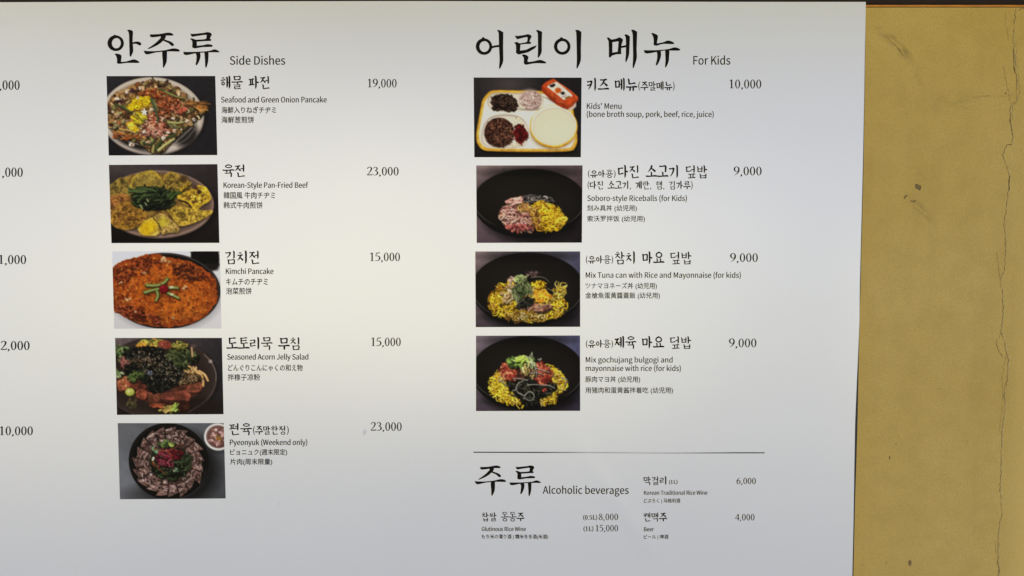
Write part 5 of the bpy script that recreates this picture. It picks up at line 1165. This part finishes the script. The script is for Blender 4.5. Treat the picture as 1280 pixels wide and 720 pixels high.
def minced_beef_bowl():
    p = Picture(38, 33, 935, 689)
    bowl(p, (132, 116, 118), (92, 76, 84), (92, 76, 86), (30, 24, 27))
    p.ell(520, 560, 280, 50, (8, 7, 7), 40, a=.8)
    H = [(225, 480), (240, 400), (290, 370), (340, 320), (420, 292), (480, 310), (520, 350), (545, 430), (540, 560), (500, 592), (410, 586), (330, 576), (285, 550), (260, 500)]
    p.poly(H, (120, 72, 66), None, 10); p.strands(H, 250, 48, 10, [(194, 146, 136), (168, 108, 100), (212, 170, 158), (132, 76, 70), (180, 126, 112), (204, 158, 130)], .7, dark=.55, glint=.25)
    p.strands((400, 560, 100, 26), 30, 40, 18, [(160, 80, 76), (190, 110, 100), (130, 60, 56)], .5, glint=.3); p.lumps((305, 550, 18, 14), 4, 10, 18, [(196, 104, 98)]); p.strands((370, 330, 60, 30), 18, 80, 16, [(214, 164, 150), (190, 130, 118)], .3, -15, .4, glint=.3)
    S = [(430, 350), (440, 300), (500, 285), (600, 300), (690, 325), (680, 360), (600, 370), (500, 365)]
    p.poly(S, (18, 17, 17), None, 8); p.strands(S, 36, 70, 9, [(20, 20, 20), (36, 35, 34), (90, 88, 88)], .5, 12, .6, dark=.4)
    for L in [[(440, 300), (500, 282), (560, 296), (600, 320)], [(470, 350), (520, 325), (570, 322), (640, 345)], [(600, 318), (650, 318), (695, 340)], [(560, 300), (620, 330), (690, 330)], [(450, 330), (500, 345), (540, 350)]]: p.line(L, 8, (140, 132, 130), .75, 4)
    p.strands((570, 318, 120, 24), 60, 34, 7, [(150, 142, 140), (110, 104, 102), (186, 178, 174), (40, 38, 38), (24, 22, 22)], .6, 14, .6, dark=.6)
    Yr = [(500, 400), (530, 350), (600, 345), (680, 370), (740, 410), (770, 470), (806, 490), (770, 530), (740, 562), (660, 585), (570, 575), (530, 530)]
    p.poly(Yr, (150, 108, 12), None, 10, 3); p.strands(Yr, 360, 50, 8.5, YEL + [(250, 222, 60), (214, 150, 20)], 1.0, dark=.6, glint=.15); p.strands((460, 390, 60, 40), 30, 40, 9, [(206, 160, 70), (180, 120, 60), (226, 190, 90)], .7); p.line([(770, 470), (806, 488), (780, 505)], 14, (236, 214, 70), .9)
    p.strands((540, 490, 50, 90), 40, 36, 9, [(190, 140, 60), (216, 170, 80), (120, 70, 40)], .7, dark=.5)
    p.lay([(595.3, 206.9), (728.1, 206.7), (727.3, 303.3), (595.9, 303.6)], 'food photo of a black bowl of rice with pink minced meat, yellow egg shreds and seaweed')

def tuna_bowl():
    p = Picture(30, 35, 918, 677)
    bowl(p, (138, 120, 124), (84, 85, 112), (76, 66, 74), (50, 46, 56), 472, 46, 640, 672)
    p.ell(470, 590, 320, 50, (8, 7, 7), 40, a=.7)
    Y1 = [(150, 470), (160, 400), (215, 370), (225, 320), (290, 310), (330, 280), (400, 330), (560, 330), (660, 400), (740, 430), (795, 460), (785, 550), (720, 600), (600, 622), (460, 632), (320, 610), (220, 575), (165, 540)]
    p.poly(Y1, (110, 74, 10), None, 14); p.strands(Y1, 480, 58, 9, YEL + [(206, 160, 60), (250, 222, 60)], .9, dark=.65, glint=.15)
    p.strands((440, 590, 170, 36), 70, 50, 9, [(214, 186, 90), (170, 130, 40), (120, 80, 20), (206, 190, 130)], .9, dark=.6); p.strands([(690, 300), (790, 330), (800, 400), (700, 440)], 30, 66, 11, [(206, 180, 60), (176, 146, 40), (226, 206, 100)], .6, -50, .9, dark=.4)
    p.lumps((240, 490, 14, 10), 3, 8, 13, [(70, 60, 20)])
    p.strands((540, 510, 130, 28), 50, 60, 15, [(150, 102, 80), (120, 76, 58), (176, 130, 104)], .5, -12, .6, dark=.6); p.strands((310, 400, 50, 90), 40, 44, 14, [(190, 160, 110), (150, 120, 70), (206, 190, 150)], .6)
    p.lumps((350, 275, 44, 26), 18, 8, 16, [(176, 146, 130), (200, 170, 150), (130, 100, 96)])
    Or = [(520, 400), (560, 350), (620, 350), (665, 400), (660, 440), (600, 460), (540, 450)]
    p.poly(Or, (200, 130, 20), None, 8); p.strands(Or, 90, 36, 11, [(232, 158, 30), (246, 190, 60), (206, 120, 20), (226, 180, 30)], .8, dark=.4, glint=.2); p.strands((560, 320, 60, 30), 30, 40, 10, YEL, .8)
    B = [(370, 500), (420, 440), (480, 420), (520, 460), (500, 500), (430, 520)]
    p.poly(B, (18, 20, 20), None, 8); p.strands(B, 30, 44, 12, [(20, 22, 22), (44, 48, 42), (64, 62, 54)], .6, dark=.4, glint=.2); p.poly([(470, 265), (510, 245), (540, 262), (520, 290), (480, 285)], (14, 14, 14), None, 5); p.poly([(620, 340), (670, 360), (690, 400), (650, 390)], (22, 22, 22), None, 6)
    G = [(335, 360), (400, 300), (470, 290), (510, 340), (500, 390), (430, 420), (390, 470), (350, 430)]
    p.poly(G, p.mottled([(40, 50, 28), (76, 90, 50), (100, 114, 68), (56, 68, 38)], 40, 4, 7), None, 7); p.strands(G, 24, 70, 9, [(110, 124, 76), (60, 74, 40), (140, 150, 104)], .3, 70, .5, dark=.3)
    p.strands((410, 265, 50, 26), 26, 40, 14, [(140, 160, 90), (110, 134, 70), (170, 186, 120)], .6, glint=.3); p.strands((515, 225, 55, 18), 24, 34, 9, [(70, 50, 54), (100, 76, 76), (130, 110, 100)], .6)
    for L in [[(330, 345), (400, 310), (460, 275)], [(430, 300), (470, 350), (520, 390)], [(360, 370), (400, 420), (380, 470)], [(455, 405), (490, 398), (520, 400), (480, 440)], [(500, 260), (560, 250), (620, 262), (655, 300)], [(380, 480), (430, 450), (470, 400)], [(540, 530), (600, 500), (670, 470), (690, 420)], [(640, 350), (680, 370), (700, 385)], [(720, 520), (770, 510), (782, 560)], [(430, 560), (470, 600), (440, 620)], [(480, 240), (440, 260), (400, 255)], [(510, 350), (540, 340), (500, 400)]]: p.line([(x + 2, y + 3) for x, y in L], 8, (30, 28, 22), .5); p.line(L, 6, (196, 186, 156), .7, 3)
    p.lay([(594.1, 314.3), (725.2, 314.2), (725.2, 408.5), (594.7, 408.9)], 'food photo of a black bowl of yellow egg shreds with a green leaf and tuna in the middle')

def pork_bowl():
    p = Picture(34, 44, 918, 683)
    bowl(p, (132, 120, 130), (84, 88, 122), (76, 66, 76), (56, 50, 66), 474, 50, 640, 676)
    p.ell(470, 600, 320, 50, (8, 7, 7), 40, a=.7)
    Yl = [(150, 480), (165, 415), (225, 350), (290, 400), (300, 480), (360, 560), (430, 590), (430, 640), (330, 625), (240, 590), (180, 540)]
    Yr = [(640, 310), (720, 340), (760, 390), (800, 440), (770, 490), (720, 530), (700, 600), (600, 640), (590, 590), (640, 520), (690, 440)]
    for R in (Yl, Yr): p.poly(R, (104, 70, 10), None, 12); p.strands(R, 170, 66, 9, YEL + [(216, 180, 90), (250, 222, 60)], 1.1, dark=.65, glint=.15)
    p.poly([(195, 395), (235, 345), (280, 380), (270, 420)], (206, 170, 60), None, 6); p.strands((240, 400, 36, 30), 14, 40, 12, [(230, 200, 110), (200, 150, 30)], .4)
    Bk = [(290, 440), (340, 390), (460, 400), (560, 440), (680, 440), (720, 480), (640, 540), (560, 590), (540, 640), (440, 630), (400, 570), (340, 520)]
    p.poly(Bk, (20, 21, 20), None, 12); p.strands(Bk, 190, 50, 14, [(20, 22, 20), (38, 42, 35), (14, 14, 14), (56, 60, 48), (70, 66, 52)], .7, dark=.5, glint=.2)
    Rl = [(245, 340), (265, 275), (310, 290), (400, 310), (410, 370), (360, 410), (290, 410)]; Rr = [(530, 290), (580, 270), (640, 310), (680, 370), (660, 430), (590, 455), (545, 430)]
    for R in (Rl, Rr): p.poly(R, (110, 36, 26), None, 10); p.strands(R, 110, 46, 16, [(156, 60, 40), (180, 92, 62), (112, 36, 26), (196, 120, 84), (134, 48, 36)], .6, dark=.5, glint=.3)
    p.lumps((610, 500, 18, 14), 4, 7, 13, [(150, 60, 50)])
    p.poly([(390, 320), (470, 300), (540, 330), (545, 400), (470, 420), (390, 390)], (56, 36, 30), None, 10); p.strands((465, 360, 70, 50), 40, 44, 14, [(90, 60, 40), (150, 130, 80), (60, 50, 36), (120, 60, 46)], .6)
    p.strands((410, 270, 110, 40), 60, 50, 20, [(116, 146, 62), (152, 174, 96), (80, 106, 44), (98, 128, 54), (58, 78, 36)], .6, dark=.55, glint=.35); p.strands((450, 245, 60, 26), 20, 50, 17, [(176, 206, 90), (150, 184, 60)], .5, -20, .7, glint=.3); p.strands((500, 260, 30, 50), 16, 70, 9, [(190, 206, 150), (130, 160, 90)], .4, 70, .5)
    p.strands((460, 330, 22, 50), 12, 60, 15, [(196, 186, 120), (160, 140, 80)], .3, 85, .4, glint=.3)
    for L in [[(345, 512), (375, 508), (392, 530)], [(372, 505), (390, 455), (430, 430), (480, 422)], [(350, 408), (420, 412), (470, 425)], [(470, 465), (530, 460), (600, 466)], [(600, 466), (660, 470), (705, 495)], [(440, 580), (455, 545), (490, 520), (525, 545), (520, 585), (480, 595), (448, 575)], [(392, 530), (430, 550), (446, 560)], [(500, 365), (560, 360), (600, 380)], [(540, 320), (600, 340), (660, 360)], [(490, 220), (512, 198), (508, 230)], [(560, 250), (590, 240), (570, 262)], [(760, 400), (800, 420), (790, 470)], [(230, 420), (260, 440), (290, 470)], [(530, 300), (550, 360), (545, 400)]]: p.line([(x + 2, y + 4) for x, y in L], 12, (12, 12, 10), .6); p.line(L, 8, (184, 182, 168), .8, 4); p.line([(x, y - 2) for x, y in L], 3, (226, 226, 214), .5)
    p.lay([(595, 419.6), (725, 419.3), (725.2, 513.4), (595, 513.7)], 'food photo of a black bowl of red pork, yellow egg shreds and green leaves with white sauce')

for draw in (seafood_pancake, beef_pancakes, kimchi_pancake, acorn_jelly, boiled_pork, kids_tray, minced_beef_bowl, tuna_bowl, pork_bowl): draw()
